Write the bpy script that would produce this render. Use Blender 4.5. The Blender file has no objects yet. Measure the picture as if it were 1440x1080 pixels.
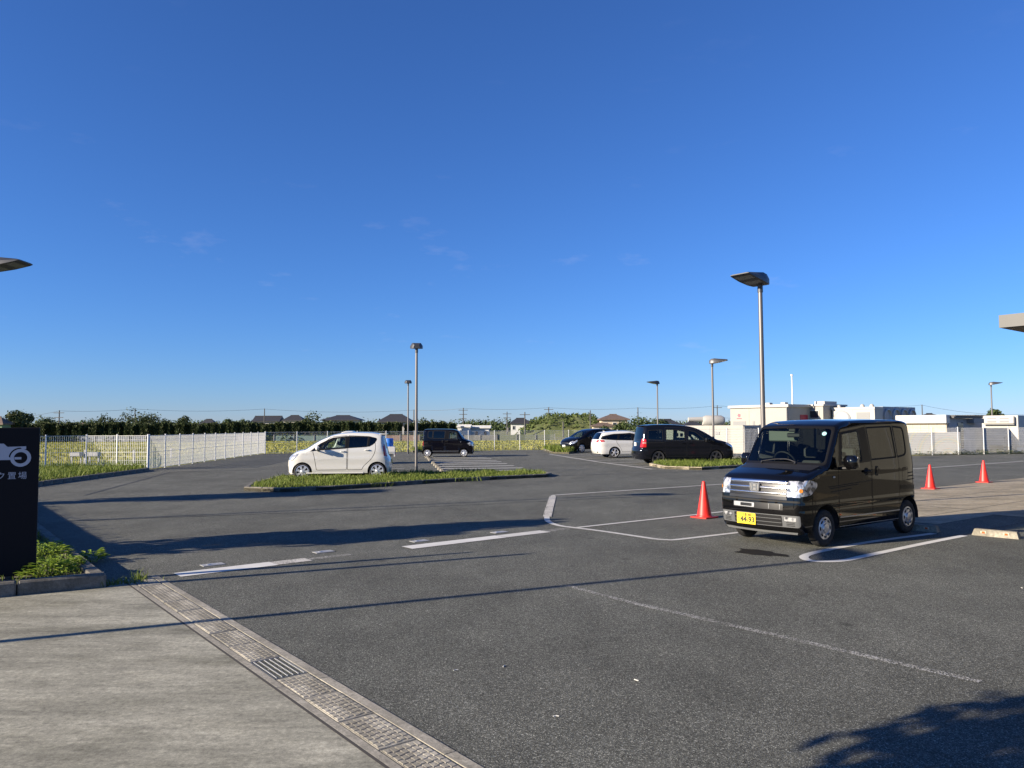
import bpy, math, random
import numpy as np
from mathutils import Vector, Matrix
from mathutils.geometry import delaunay_2d_cdt

# ------------------------------------------------------------------ camera, sky, sun, exposure
S = bpy.context.scene
COL = S.collection
PITCH, ROLL, EYE, FPX = math.atan(61/1082), 0.004, 1.75, 1082.0
_r0 = Vector((1, 0, 0)); _u0 = Vector((0, -math.sin(PITCH), math.cos(PITCH))); FWD = Vector((0, math.cos(PITCH), math.sin(PITCH)))
CR = _r0*math.cos(ROLL) - _u0*math.sin(ROLL)
CU = _u0*math.cos(ROLL) + _r0*math.sin(ROLL)
cam_d = bpy.data.cameras.new('camera'); cam = bpy.data.objects.new('camera', cam_d); COL.objects.link(cam)
cam_d.sensor_width = 36; cam_d.lens = FPX/1440*36; cam_d.clip_start = .05; cam_d.clip_end = 6000
m = Matrix((CR, CU, -FWD)).transposed().to_4x4(); m.translation = (0, 0, EYE)
cam.matrix_world = m
S.camera = cam

SUN_EL = math.radians(18.5)
SHX, SHY = 0.912, 0.410                       # horizontal direction in which shadows fall
W = bpy.data.worlds.new('World'); S.world = W; W.use_nodes = True
nt = W.node_tree; nt.nodes.clear()
sky = nt.nodes.new('ShaderNodeTexSky'); sky.sky_type = 'NISHITA'; sky.sun_disc = False
sky.sun_elevation = SUN_EL; sky.sun_rotation = math.atan2(-SHX, -SHY)
sky.altitude = 0; sky.air_density = 1.0; sky.dust_density = 0.0; sky.ozone_density = 10.0
bg = nt.nodes.new('ShaderNodeBackground'); bg.inputs['Strength'].default_value = 0.0665
wo = nt.nodes.new('ShaderNodeOutputWorld')
# thin cirrus wisps: stretched noise, kept only where it is strongest
tc = nt.nodes.new('ShaderNodeTexCoord'); mp = nt.nodes.new('ShaderNodeMapping'); mp.inputs['Scale'].default_value = (4, 4, 14); mp.inputs['Rotation'].default_value = (0, .35, 0)
nz = nt.nodes.new('ShaderNodeTexNoise'); nz.inputs['Scale'].default_value = 1.6; nz.inputs['Detail'].default_value = 6; nz.inputs['Roughness'].default_value = .6
rp = nt.nodes.new('ShaderNodeValToRGB'); rp.color_ramp.elements[0].position = .615; rp.color_ramp.elements[1].position = .9
rp.color_ramp.elements[1].color = (.24, .24, .24, 1)
mx = nt.nodes.new('ShaderNodeMix'); mx.data_type = 'RGBA'; mx.inputs['B'].default_value = (5, 5.2, 5.5, 1)
L = nt.links.new
L(tc.outputs['Generated'], mp.inputs['Vector']); L(mp.outputs[0], nz.inputs['Vector']); L(nz.outputs[0], rp.inputs[0])
sz = nt.nodes.new('ShaderNodeSeparateXYZ'); L(tc.outputs['Generated'], sz.inputs[0])
el = nt.nodes.new('ShaderNodeValToRGB'); e_ = el.color_ramp.elements; e_[0].position = .02; e_[0].color = (0, 0, 0, 1); e_[1].position = .10; e_[1].color = (1, 1, 1, 1)
for q_, v_ in ((.22, 1.0), (.36, .12)): n_ = e_.new(q_); n_.color = (v_, v_, v_, 1)
L(sz.outputs['Z'], el.inputs[0]); mm_ = nt.nodes.new('ShaderNodeMath'); mm_.operation = 'MULTIPLY'; L(rp.outputs[0], mm_.inputs[0]); L(el.outputs[0], mm_.inputs[1])
L(mm_.outputs[0], mx.inputs['Factor']); L(sky.outputs[0], mx.inputs['A']); tint = nt.nodes.new('ShaderNodeMix'); tint.data_type = 'RGBA'; tint.blend_type = 'MULTIPLY'; tint.inputs['Factor'].default_value = 1; tint.inputs['B'].default_value = (1.07, .965, 1.07, 1)
L(mx.outputs['Result'], tint.inputs['A']); L(tint.outputs['Result'], bg.inputs[0]); L(bg.outputs[0], wo.inputs[0])

sun_d = bpy.data.lights.new('sun', 'SUN'); sun_d.energy = 5.0; sun_d.angle = math.radians(.5); sun_d.color = (1, .87, .69)
sun = bpy.data.objects.new('sun', sun_d); COL.objects.link(sun)
sun.rotation_euler = Vector((SHX*math.cos(SUN_EL), SHY*math.cos(SUN_EL), -math.sin(SUN_EL))).to_track_quat('-Z', 'Y').to_euler()
S.view_settings.view_transform = 'Standard'; S.view_settings.look = 'None'; S.view_settings.gamma = 1; S.view_settings.exposure = 1.25
S.view_settings.use_curve_mapping = False
S.render.engine = 'CYCLES'; S.cycles.max_bounces = 8; S.cycles.transparent_max_bounces = 24

# ------------------------------------------------------------------ helpers
rnd = random.Random(7)
def ray(px, py): return FWD*FPX + CR*(px-720) - CU*(py-540)
def G(px, py, z=0.0):
    d = ray(px, py); t = (z-EYE)/d.z
    return Vector((d.x*t, d.y*t, z))
def AT(px, py, Y):
    d = ray(px, py); t = Y/d.y
    return Vector((d.x*t, Y, EYE+d.z*t))
E1 = Vector((.79, .613, 0)); E2 = Vector((-.613, .79, 0))          # grid of the forecourt
A1 = Vector((.99, .139, 0)); A2 = Vector((-.139, .99, 0))          # grid of the far parking bays

class MB:
    def __init__(s): s.v = []; s.f = []; s.m = []
    def add(s, vs, fs, mi=0):
        o = len(s.v); s.v += [tuple(v) for v in vs]; s.f += [tuple(i+o for i in f) for f in fs]; s.m += [mi]*len(fs); return s
    def box(s, c, d, mi=0, ch=0, rz=0, tap=1.0):
        x, y, z = d[0]/2, d[1]/2, d[2]/2; cs, sn = math.cos(rz), math.sin(rz)
        def P(a, b, e): return (c[0]+a*cs-b*sn, c[1]+a*sn+b*cs, c[2]+e)
        if ch <= 0:
            t = tap
            vs = [P(-x, -y, -z), P(x, -y, -z), P(x, y, -z), P(-x, y, -z), P(-x*t, -y*t, z), P(x*t, -y*t, z), P(x*t, y*t, z), P(-x*t, y*t, z)]
            return s.add(vs, [(3, 2, 1, 0), (4, 5, 6, 7), (0, 1, 5, 4), (1, 2, 6, 5), (2, 3, 7, 6), (3, 0, 4, 7)], mi)
        h = ch; vs = []; fs = []
        rings = [(x-h, y-h, -z), (x, y, -z+h), (x, y, z-h), (x-h, y-h, z)]
        for (a, b, e) in rings:
            k = h if (a == x) else 0
            vs += [P(-a+k, -b, e), P(a-k, -b, e), P(a, -b+k, e), P(a, b-k, e), P(a-k, b, e), P(-a+k, b, e), P(-a, b-k, e), P(-a, -b+k, e)]
        for r in range(3):
            for i in range(8):
                j = (i+1) % 8; fs.append((r*8+i, r*8+j, r*8+8+j, r*8+8+i))
        fs.append(tuple(range(7, -1, -1))); fs.append(tuple(range(24, 32)))
        return s.add(vs, fs, mi)
    def tube(s, p0, p1, r0, r1=None, n=8, mi=0, caps=True):
        r1 = r0 if r1 is None else r1
        p0 = Vector(p0); p1 = Vector(p1); d = (p1-p0).normalized()
        a = d.orthogonal().normalized(); b = d.cross(a)
        vs = []
        for p, r in ((p0, r0), (p1, r1)):
            for i in range(n):
                t = 2*math.pi*i/n; vs.append(p+a*(r*math.cos(t))+b*(r*math.sin(t)))
        fs = [(i, (i+1) % n, n+(i+1) % n, n+i) for i in range(n)]
        if caps: fs += [tuple(range(n-1, -1, -1)), tuple(range(n, 2*n))]
        return s.add(vs, fs, mi)
    def path(s, pts, r, n=6, mi=0):
        for a, b in zip(pts[:-1], pts[1:]): s.tube(a, b, r, r, n, mi)
        return s
    def lathe(s, prof, n=24, mi=0, axis='z', c=(0, 0, 0), a0=0, a1=2*math.pi):
        vs = []; k = len(prof); full = abs(a1-a0-2*math.pi) < 1e-6; nn = n if full else n+1
        for i in range(nn):
            t = a0+(a1-a0)*i/n; ct, st = math.cos(t), math.sin(t)
            for r, h in prof:
                q = (r*ct, r*st, h) if axis == 'z' else ((r*ct, h, r*st) if axis == 'y' else (h, r*ct, r*st))
                vs.append((q[0]+c[0], q[1]+c[1], q[2]+c[2]))
        fs = []
        for i in range(n):
            j = (i+1) % nn
            for a in range(k-1): fs.append((i*k+a, j*k+a, j*k+a+1, i*k+a+1))
        return s.add(vs, fs, mi)
    def prism(s, poly, z0, z1, mi=0, bottom=True):
        n = len(poly); vs = [(p[0], p[1], z0) for p in poly]+[(p[0], p[1], z1) for p in poly]
        fs = [(i, (i+1) % n, n+(i+1) % n, n+i) for i in range(n)]+[tuple(range(n, 2*n))]
        if bottom: fs.append(tuple(range(n-1, -1, -1)))
        return s.add(vs, fs, mi)
    def mesh(s, name, mats, smooth=None):
        me = bpy.data.meshes.new(name); me.from_pydata(s.v, [], s.f)
        for mt in (mats if isinstance(mats, (list, tuple)) else [mats]): me.materials.append(mt)
        if len(me.materials) > 1: me.polygons.foreach_set('material_index', s.m)
        if smooth is not None:
            me.shade_smooth(); me.set_sharp_from_angle(angle=math.radians(smooth))
        me.update(); return me
    def build(s, name, mats, parent=None, loc=None, rz=0, smooth=None):
        return link(name, s.mesh(name, mats, smooth), parent, loc, rz)

def link(name, data, parent=None, loc=None, rz=0):
    o = bpy.data.objects.new(name, data); COL.objects.link(o)
    if parent is not None: o.parent = parent
    if loc is not None: o.location = loc
    if rz: o.rotation_euler = (0, 0, rz)
    return o
def tag(o, label, cat, group=None, kind=None):
    o['label'] = label; o['category'] = cat
    if group: o['group'] = group
    if kind: o['kind'] = kind
    return o
def thing(name, label, cat, loc=(0, 0, 0), rz=0, group=None):
    return tag(link(name, None, None, loc, rz), label, cat, group)
def struct(o): o['kind'] = 'structure'; return o
def stuff(o, label, cat): return tag(o, label, cat, kind='stuff')
def part_stuff(o): o['kind'] = 'stuff'; return o
def copy_tree(o, parent=None):
    c = o.copy(); COL.objects.link(c)
    if parent is not None:
        c.parent = parent; c.matrix_parent_inverse = o.matrix_parent_inverse
    for ch in list(o.children): copy_tree(ch, c)
    return c

# ------------------------------------------------------------------ materials
MATS = {}
def pmat(name, col, rough=.6, metal=0, spec=.5, coat=0, **kw):
    if name in MATS: return MATS[name]
    mt = bpy.data.materials.new(name); mt.use_nodes = True; b = mt.node_tree.nodes['Principled BSDF']
    b.inputs['Base Color'].default_value = (*col, 1); b.inputs['Roughness'].default_value = rough; b.inputs['Metallic'].default_value = metal
    b.inputs['Specular IOR Level'].default_value = spec; b.inputs['Coat Weight'].default_value = coat; b.inputs['Coat Roughness'].default_value = .03
    MATS[name] = mt; return mt
def nodes(mt): return mt.node_tree.nodes, mt.node_tree.links.new, mt.node_tree.nodes['Principled BSDF']
def noise(N, Lk, scale, detail=4, rough=.55, vec=None, coord='Object', mscale=None):
    n = N.new('ShaderNodeTexNoise'); n.inputs['Scale'].default_value = scale; n.inputs['Detail'].default_value = detail; n.inputs['Roughness'].default_value = rough
    if vec is None:
        t = N.new('ShaderNodeTexCoord'); vec = t.outputs[coord]
    if mscale:
        mp = N.new('ShaderNodeMapping'); mp.inputs['Scale'].default_value = mscale; Lk(vec, mp.inputs['Vector']); vec = mp.outputs[0]
    Lk(vec, n.inputs['Vector']); return n.outputs['Fac']
def ramp(N, Lk, src, stops):
    r = N.new('ShaderNodeValToRGB'); e = r.color_ramp.elements
    while len(e) < len(stops): e.new(.5)
    for i, (p, c) in enumerate(stops):
        e[i].position = p; e[i].color = (*c, 1) if isinstance(c, tuple) else (c, c, c, 1)
    Lk(src, r.inputs[0]); return r.outputs['Color']
def mixc(N, Lk, fac, a, b, mode='MIX'):
    x = N.new('ShaderNodeMix'); x.data_type = 'RGBA'; x.blend_type = mode
    for k, v in (('Factor', fac), ('A', a), ('B', b)):
        if isinstance(v, (int, float)): x.inputs[k].default_value = v
        elif isinstance(v, tuple): x.inputs[k].default_value = (*v, 1)
        else: Lk(v, x.inputs[k])
    return x.outputs['Result']
def bump(N, Lk, b, h, strength=.3, dist=.01):
    n = N.new('ShaderNodeBump'); n.inputs['Strength'].default_value = strength; n.inputs['Distance'].default_value = dist
    Lk(h, n.inputs['Height']); Lk(n.outputs[0], b.inputs['Normal'])

def noisy(name, c0, c1, scale=3, rough=.8, detail=5, bmp=0, metal=0, spec=.5, mscale=None, lo=.35, hi=.65):
    mt = pmat(name, c0, rough, metal, spec); N, Lk, b = nodes(mt)
    f = noise(N, Lk, scale, detail, mscale=mscale); Lk(ramp(N, Lk, f, [(lo, c0), (hi, c1)]), b.inputs['Base Color'])
    if bmp: bump(N, Lk, b, f, bmp, .01)
    return mt
def island(name, cols, rough=.6, trans=0.0):
    """colour varied per leaf"""
    mt = pmat(name, cols[0], rough, 0, .25); N, Lk, b = nodes(mt)
    g = N.new('ShaderNodeNewGeometry')
    c = ramp(N, Lk, g.outputs['Random Per Island'], [(i/(len(cols)-1), c) for i, c in enumerate(cols)])
    Lk(c, b.inputs['Base Color'])
    if trans:
        t = N.new('ShaderNodeBsdfTranslucent'); Lk(c, t.inputs[0]); x = N.new('ShaderNodeMixShader'); x.inputs[0].default_value = trans
        Lk(b.outputs[0], x.inputs[1]); Lk(t.outputs[0], x.inputs[2]); Lk(x.outputs[0], N['Material Output'].inputs[0])
    return mt

# asphalt: aggregate, mottling, faint tyre polish
def asphalt():
    mt = pmat('asphalt', (.05, .05, .05), .9, 0, .18); N, Lk, b = nodes(mt)
    t = N.new('ShaderNodeTexCoord')
    vo = N.new('ShaderNodeTexVoronoi'); vo.inputs['Scale'].default_value = 165; Lk(t.outputs['Object'], vo.inputs['Vector'])
    vb = N.new('ShaderNodeTexVoronoi'); vb.inputs['Scale'].default_value = 75; Lk(t.outputs['Object'], vb.inputs['Vector'])
    sp = N.new('ShaderNodeSeparateColor'); Lk(vo.outputs['Color'], sp.inputs[0])
    sb = N.new('ShaderNodeSeparateColor'); Lk(vb.outputs['Color'], sb.inputs[0])
    stone = ramp(N, Lk, sp.outputs[0], [(0, (.040, .0408, .0345)), (.45, (.091, .0925, .0795)), (.86, (.147, .149, .129)), (1, (.35, .355, .31))])
    st2 = ramp(N, Lk, sb.outputs[0], [(0, .76), (.8, 1.06), (.97, 1.16), (1, 1.6)])
    c = mixc(N, Lk, 1.0, stone, st2, 'MULTIPLY')
    big = ramp(N, Lk, noise(N, Lk, .35, 5, .6, t.outputs['Object']), [(.28, .76), (.5, 1.0), (.72, 1.2)])
    c = mixc(N, Lk, 1.0, c, big, 'MULTIPLY')
    med = ramp(N, Lk, noise(N, Lk, 2.3, 4, .6, t.outputs['Object'], mscale=(1, .45, 1)), [(.3, .86), (.7, 1.13)])
    c = mixc(N, Lk, 1.0, c, med, 'MULTIPLY')
    sm = ramp(N, Lk, noise(N, Lk, 9, 5, .7, t.outputs['Object']), [(.62, 1.0), (.72, .8)])
    c = mixc(N, Lk, .6, c, sm, 'MULTIPLY')
    vd = N.new('ShaderNodeTexVoronoi'); vd.inputs['Scale'].default_value = .9; Lk(t.outputs['Object'], vd.inputs['Vector'])
    drip = ramp(N, Lk, vd.outputs['Distance'], [(.02, .45), (.055, .80), (.085, 1.0)]); c = mixc(N, Lk, .75, c, drip, 'MULTIPLY')
    Lk(c, b.inputs['Base Color'])
    bump(N, Lk, b, vo.outputs['Distance'], .55, .006)
    return mt
ASPH = asphalt()
def concrete(name, c0, c1, c2, streak=(1, 1, 1), bs=.25):
    mt = pmat(name, c0, .85, 0, .3); N, Lk, b = nodes(mt); t = N.new('ShaderNodeTexCoord'); o = t.outputs['Object']
    f = noise(N, Lk, .9, 8, .65, o, mscale=streak)
    c = ramp(N, Lk, f, [(.28, c0), (.5, c1), (.72, c2)])
    sp = ramp(N, Lk, noise(N, Lk, 140, 3, .7, o), [(.3, .78), (.7, 1.2)])
    c = mixc(N, Lk, 1, c, sp, 'MULTIPLY')
    s2 = ramp(N, Lk, noise(N, Lk, 26, 8, .82, o), [(.36, .60), (.47, .95), (.53, 1.05), (.64, 1.42)]); c = mixc(N, Lk, .95, c, s2, 'MULTIPLY')
    s3 = ramp(N, Lk, noise(N, Lk, 2.6, 8, .78, o, mscale=(.5, 3.2, 1)), [(.36, .80), (.48, 1.0), (.60, 1.0), (.68, 1.25)]); c = mixc(N, Lk, .9, c, s3, 'MULTIPLY')
    st = ramp(N, Lk, noise(N, Lk, .55, 6, .68, o, mscale=(1.3, 2.2, 1)), [(.34, (.66, .66, .62)), (.45, (.92, .92, .90)), (.54, (1.03, 1.03, 1.02)), (.66, (1.20, 1.19, 1.16))]); c = mixc(N, Lk, 1, c, st, 'MULTIPLY')
    bl = ramp(N, Lk, noise(N, Lk, 5, 6, .7, o, mscale=streak), [(.35, .8), (.65, 1.12)])
    c = mixc(N, Lk, 1, c, bl, 'MULTIPLY')
    Lk(c, b.inputs['Base Color']); bump(N, Lk, b, noise(N, Lk, 90, 4, .7, o), bs, .006); return mt
PATH = concrete('path_concrete', (.17, .165, .132), (.27, .262, .212), (.38, .367, .30), (.7, 2.4, 1))
KERB = concrete('kerb_concrete', (.13, .12, .10), (.18, .168, .145), (.23, .215, .185))
SLABC = concrete('drain_slab', (.24, .222, .185), (.30, .28, .235), (.345, .322, .272))
PADC = concrete('pad_concrete', (.255, .22, .155), (.30, .26, .19), (.345, .30, .225), (1, 1.6, 1))
def paint(name, col, wear, scale=30, soft=.06, gw=.6):
    mt = pmat(name, col, .7, 0, .4); N, Lk, b = nodes(mt); t = N.new('ShaderNodeTexCoord')
    f = noise(N, Lk, scale, 6, .75, t.outputs['Object']); g = noise(N, Lk, 3.5, 4, .6, t.outputs['Object'])
    ad = N.new('ShaderNodeMath'); ad.operation = 'MULTIPLY_ADD'; ad.inputs[1].default_value = gw; Lk(g, ad.inputs[0]); Lk(f, ad.inputs[2])
    mk = ramp(N, Lk, ad.outputs[0], [(wear, 0.0), (wear+soft, 1.0)])
    tr = N.new('ShaderNodeBsdfTransparent'); x = N.new('ShaderNodeMixShader'); Lk(mk, x.inputs[0]); Lk(tr.outputs[0], x.inputs[1]); Lk(b.outputs[0], x.inputs[2])
    Lk(x.outputs[0], N['Material Output'].inputs[0])
    c = ramp(N, Lk, g, [(.3, tuple(v*.82 for v in col)), (.7, col)]); Lk(c, b.inputs['Base Color'])
    return mt
LINE = paint('line_paint', (.54, .53, .49), .50)
LINEF = paint('line_paint_fresh', (.62, .61, .57), .36)
LINES = paint('line_paint_solid', (.64, .63, .59), .22)
LINEW = paint('line_paint_worn', (.54, .53, .49), .585, 75, .08, .16)
LINEM = paint('line_paint_half_worn', (.50, .48, .43), .68, 40, .08)
METAL = pmat('lamp_metal', (.16, .15, .145), .45, .6)
METALD = pmat('lamp_head_metal', (.07, .072, .078), .45, .5)
PANEL = pmat('lamp_glass', (.16, .16, .15), .25)
FENCE = pmat('fence_white', (.70, .70, .68), .5)
BLACK = pmat('black_plastic', (.012, .012, .013), .45)
GAP = pmat('panel_gap', (.004, .004, .004), .8)
RUBBER = noisy('tyre_rubber', (.014, .014, .014), (.028, .027, .026), 20, .85)
CHROME = pmat('chrome', (.86, .85, .83), .22, 1)
SILVER = pmat('wheel_silver', (.55, .55, .56), .32, .75)
ALLOY = pmat('alloy_bright', (.68, .68, .69), .28, .6)
DARKIN = pmat('interior_dark', (.022, .022, .024), .8)
SEATM = pmat('seat_fabric', (.045, .045, .048), .9)
LAMPR = pmat('tail_red', (.45, .012, .012), .12, 0, .5, .5)
LAMPO = pmat('indicator_amber', (.62, .22, .03), .15)
DARKAL = pmat('alloy_dark', (.06, .06, .065), .3, .6)
GALV = pmat('galvanised', (.20, .205, .21), .5, .5)
def glass(name, tint, ior=1.5, rough=0.0):
    if name in MATS: return MATS[name]
    mt = bpy.data.materials.new(name); mt.use_nodes = True; N = mt.node_tree.nodes; Lk = mt.node_tree.links.new; N.remove(N['Principled BSDF'])
    tr = N.new('ShaderNodeBsdfTransparent'); tr.inputs[0].default_value = (*tint, 1); gl = N.new('ShaderNodeBsdfGlossy'); gl.inputs['Roughness'].default_value = rough
    fr = N.new('ShaderNodeFresnel'); fr.inputs[0].default_value = ior; x = N.new('ShaderNodeMixShader')
    Lk(fr.outputs[0], x.inputs[0]); Lk(tr.outputs[0], x.inputs[1]); Lk(gl.outputs[0], x.inputs[2]); Lk(x.outputs[0], N['Material Output'].inputs[0])
    MATS[name] = mt; return mt
GLASS = glass('windscreen_glass', (.62, .70, .66)); GLASSD = glass('privacy_glass', (.05, .055, .06), 1.6); GLASSM = glass('door_glass', (.55, .62, .58), 1.55)
def headlamp():
    mt = pmat('headlamp', (.85, .86, .88), .12, .55, .5, 1.0); N, Lk, b = nodes(mt)
    f = noise(N, Lk, 16, 2, .5); Lk(ramp(N, Lk, f, [(.38, (.10, .105, .115)), (.48, (.42, .43, .45)), (.60, (.72, .72, .72))]), b.inputs['Base Color'])
    return mt
HEADL = headlamp()
def carpaint(name, col, rough=.12, metal=0.0):
    mt = pmat(name, col, rough, metal, .5, 1.0 if max(col) > .1 else 0.0); mt.node_tree.nodes['Principled BSDF'].inputs['Coat Roughness'].default_value = .015
    if name in ('paint_dark_slate', 'paint_black_van'): mt.node_tree.nodes['Principled BSDF'].inputs['Specular IOR Level'].default_value = .28
    return mt
PBLACK = carpaint('paint_black', (.0025, .0025, .003), .03)
PWHITE = carpaint('paint_white', (.62, .61, .57), .3)
PDARK = carpaint('paint_dark_slate', (.005, .006, .010), .06)
PNAVY = carpaint('paint_black_van', (.003, .003, .006), .06)
GRASSM = island('grass_leaf', [(.085, .125, .02), (.15, .20, .032), (.11, .155, .028), (.24, .26, .065)], .6, .35)
WEEDM = island('weed_leaf', [(.15, .24, .03), (.26, .36, .05), (.20, .29, .04), (.33, .40, .08)], .5, .4)
FOLD = island('foliage_dark', [(.014, .026, .010), (.030, .048, .016), (.050, .066, .022), (.068, .076, .03)], .7, .15)
FOLM = island('foliage_mid', [(.030, .050, .016), (.050, .075, .024), (.075, .10, .032)], .7, .2)
FOLY = island('foliage_olive', [(.055, .085, .022), (.085, .115, .032), (.12, .14, .045)], .7, .2)
RICE = island('rice_leaf', [(.215, .225, .035), (.26, .255, .045), (.31, .285, .06), (.18, .21, .035)], .7, .3)
BARK = noisy('bark', (.05, .04, .03), (.10, .085, .065), 14, .9, bmp=.4)
SOIL = noisy('soil', (.05, .045, .03), (.10, .09, .055), 6, .95)
# ------------------------------------------------------------------ vehicles
def fillet(pts, n=5):
    out = []
    for i, p in enumerate(pts):
        x, z = p[0], p[1]; r = p[2] if len(p) > 2 else 0
        if i in (0, len(pts)-1) or r <= 0: out.append((x, z)); continue
        a = Vector((pts[i-1][0]-x, pts[i-1][1]-z)); b = Vector((pts[i+1][0]-x, pts[i+1][1]-z)); la, lb = a.length, b.length
        a.normalize(); b.normalize(); k = min(r, .48*la, .48*lb); p0 = Vector((x, z))+a*k; p1 = Vector((x, z))+b*k; c = Vector((x, z))
        for j in range(n+1):
            t = j/n; q = p0*(1-t)**2+c*2*t*(1-t)+p1*t*t; out.append((q.x, q.y))
    return out
def roundpoly(pts, r, n=4):
    k = len(pts); out = []
    for i in range(k):
        p = pts[i]; rr = p[2] if len(p) > 2 else r; c = Vector(p[:2]); a = Vector(pts[i-1][:2])-c; b = Vector(pts[(i+1) % k][:2])-c
        la, lb = a.length, b.length; a.normalize(); b.normalize(); d = min(rr, .48*la, .48*lb)
        if rr <= 0: out.append(tuple(c)); continue
        p0 = c+a*d; p1 = c+b*d
        for j in range(n+1):
            t = j/n; q = p0*(1-t)**2+c*2*t*(1-t)+p1*t*t; out.append((q.x, q.y))
    return out
def insetpoly(pts, d):
    k = len(pts); ar = sum(pts[i][0]*pts[(i+1) % k][1]-pts[(i+1) % k][0]*pts[i][1] for i in range(k)); sg = 1 if ar > 0 else -1; out = []
    for i in range(k):
        p = Vector(pts[i][:2]); a = (p-Vector(pts[i-1][:2])); b = (Vector(pts[(i+1) % k][:2])-p)
        if a.length < 1e-6 or b.length < 1e-6: out.append(tuple(p)); continue
        a.normalize(); b.normalize(); na = Vector((-a.y, a.x))*sg; nb = Vector((-b.y, b.x))*sg; q = na+nb
        q = q/max(.35, q.length_squared/2) if q.length > 1e-6 else na
        out.append(tuple(p+q*d))
    return out
def densify(pts, step, closed=True):
    out = []; k = len(pts)
    for i in range(k if closed else k-1):
        a, b = pts[i], pts[(i+1) % k]; n = max(1, int(math.ceil(math.hypot(b[0]-a[0], b[1]-a[1])/step)))
        for j in range(n): out.append((a[0]+(b[0]-a[0])*j/n, a[1]+(b[1]-a[1])*j/n))
    if not closed: out.append(tuple(pts[-1][:2]))
    return out
def pip(P, poly):
    x, y = P[:, 0], P[:, 1]; r = np.zeros(len(P), bool); k = len(poly)
    for i in range(k):
        x0, y0 = poly[i]; x1, y1 = poly[(i+1) % k]
        if y0 == y1: continue
        c = (y0 > y) != (y1 > y); r ^= c & (x < (x1-x0)*(y-y0)/(y1-y0)+x0)
    return r
def segdist(P, line):
    A = np.array(line[:-1]); B = np.array(line[1:]); d = np.full(len(P), 9.)
    for a, b in zip(A, B):
        ab = b-a; l = (ab**2).sum()
        if l < 1e-12: continue
        t = np.clip(((P-a)@ab)/l, 0, 1); d = np.minimum(d, np.hypot(*(P-a-t[:, None]*ab).T))
    return d
def cdt(domain, regs, step):
    polys = [densify(domain, step)]+[densify(r['p'], step) for r in regs]
    V = []; E = []
    for p in polys:
        o = len(V); V += p; E += [(o+i, o+(i+1) % len(p)) for i in range(len(p))]
    D = np.array(domain); lo = D.min(0); hi = D.max(0)
    gx = np.arange(lo[0]+step*.5, hi[0], step); gy = np.arange(lo[1]+step*.5, hi[1], step)
    g = np.array([(a, b) for a in gx for b in gy]); g = g[pip(g, polys[0])]
    ln = np.array(V); keep = np.array([np.min((ln[:, 0]-q[0])**2+(ln[:, 1]-q[1])**2) > (.45*step)**2 for q in g]); g = g[keep]
    V += [tuple(q) for q in g]
    r = delaunay_2d_cdt([Vector(v) for v in V], E, [], 0, 1e-5)
    v2 = np.array([tuple(v) for v in r[0]]); fc = np.array([tuple(f) for f in r[2] if len(f) == 3])
    ce = v2[fc].mean(1); ok = pip(ce, polys[0]); fc = fc[ok]; ce = ce[ok]
    a = v2[fc]; ar = (a[:, 1, 0]-a[:, 0, 0])*(a[:, 2, 1]-a[:, 0, 1])-(a[:, 2, 0]-a[:, 0, 0])*(a[:, 1, 1]-a[:, 0, 1])
    fl = ar < 0; fc[fl] = fc[fl][:, ::-1]
    reg = np.full(len(fc), -1)
    for i, q in enumerate(regs): reg[pip(ce, q['p'])] = i
    return v2, fc, reg

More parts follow.
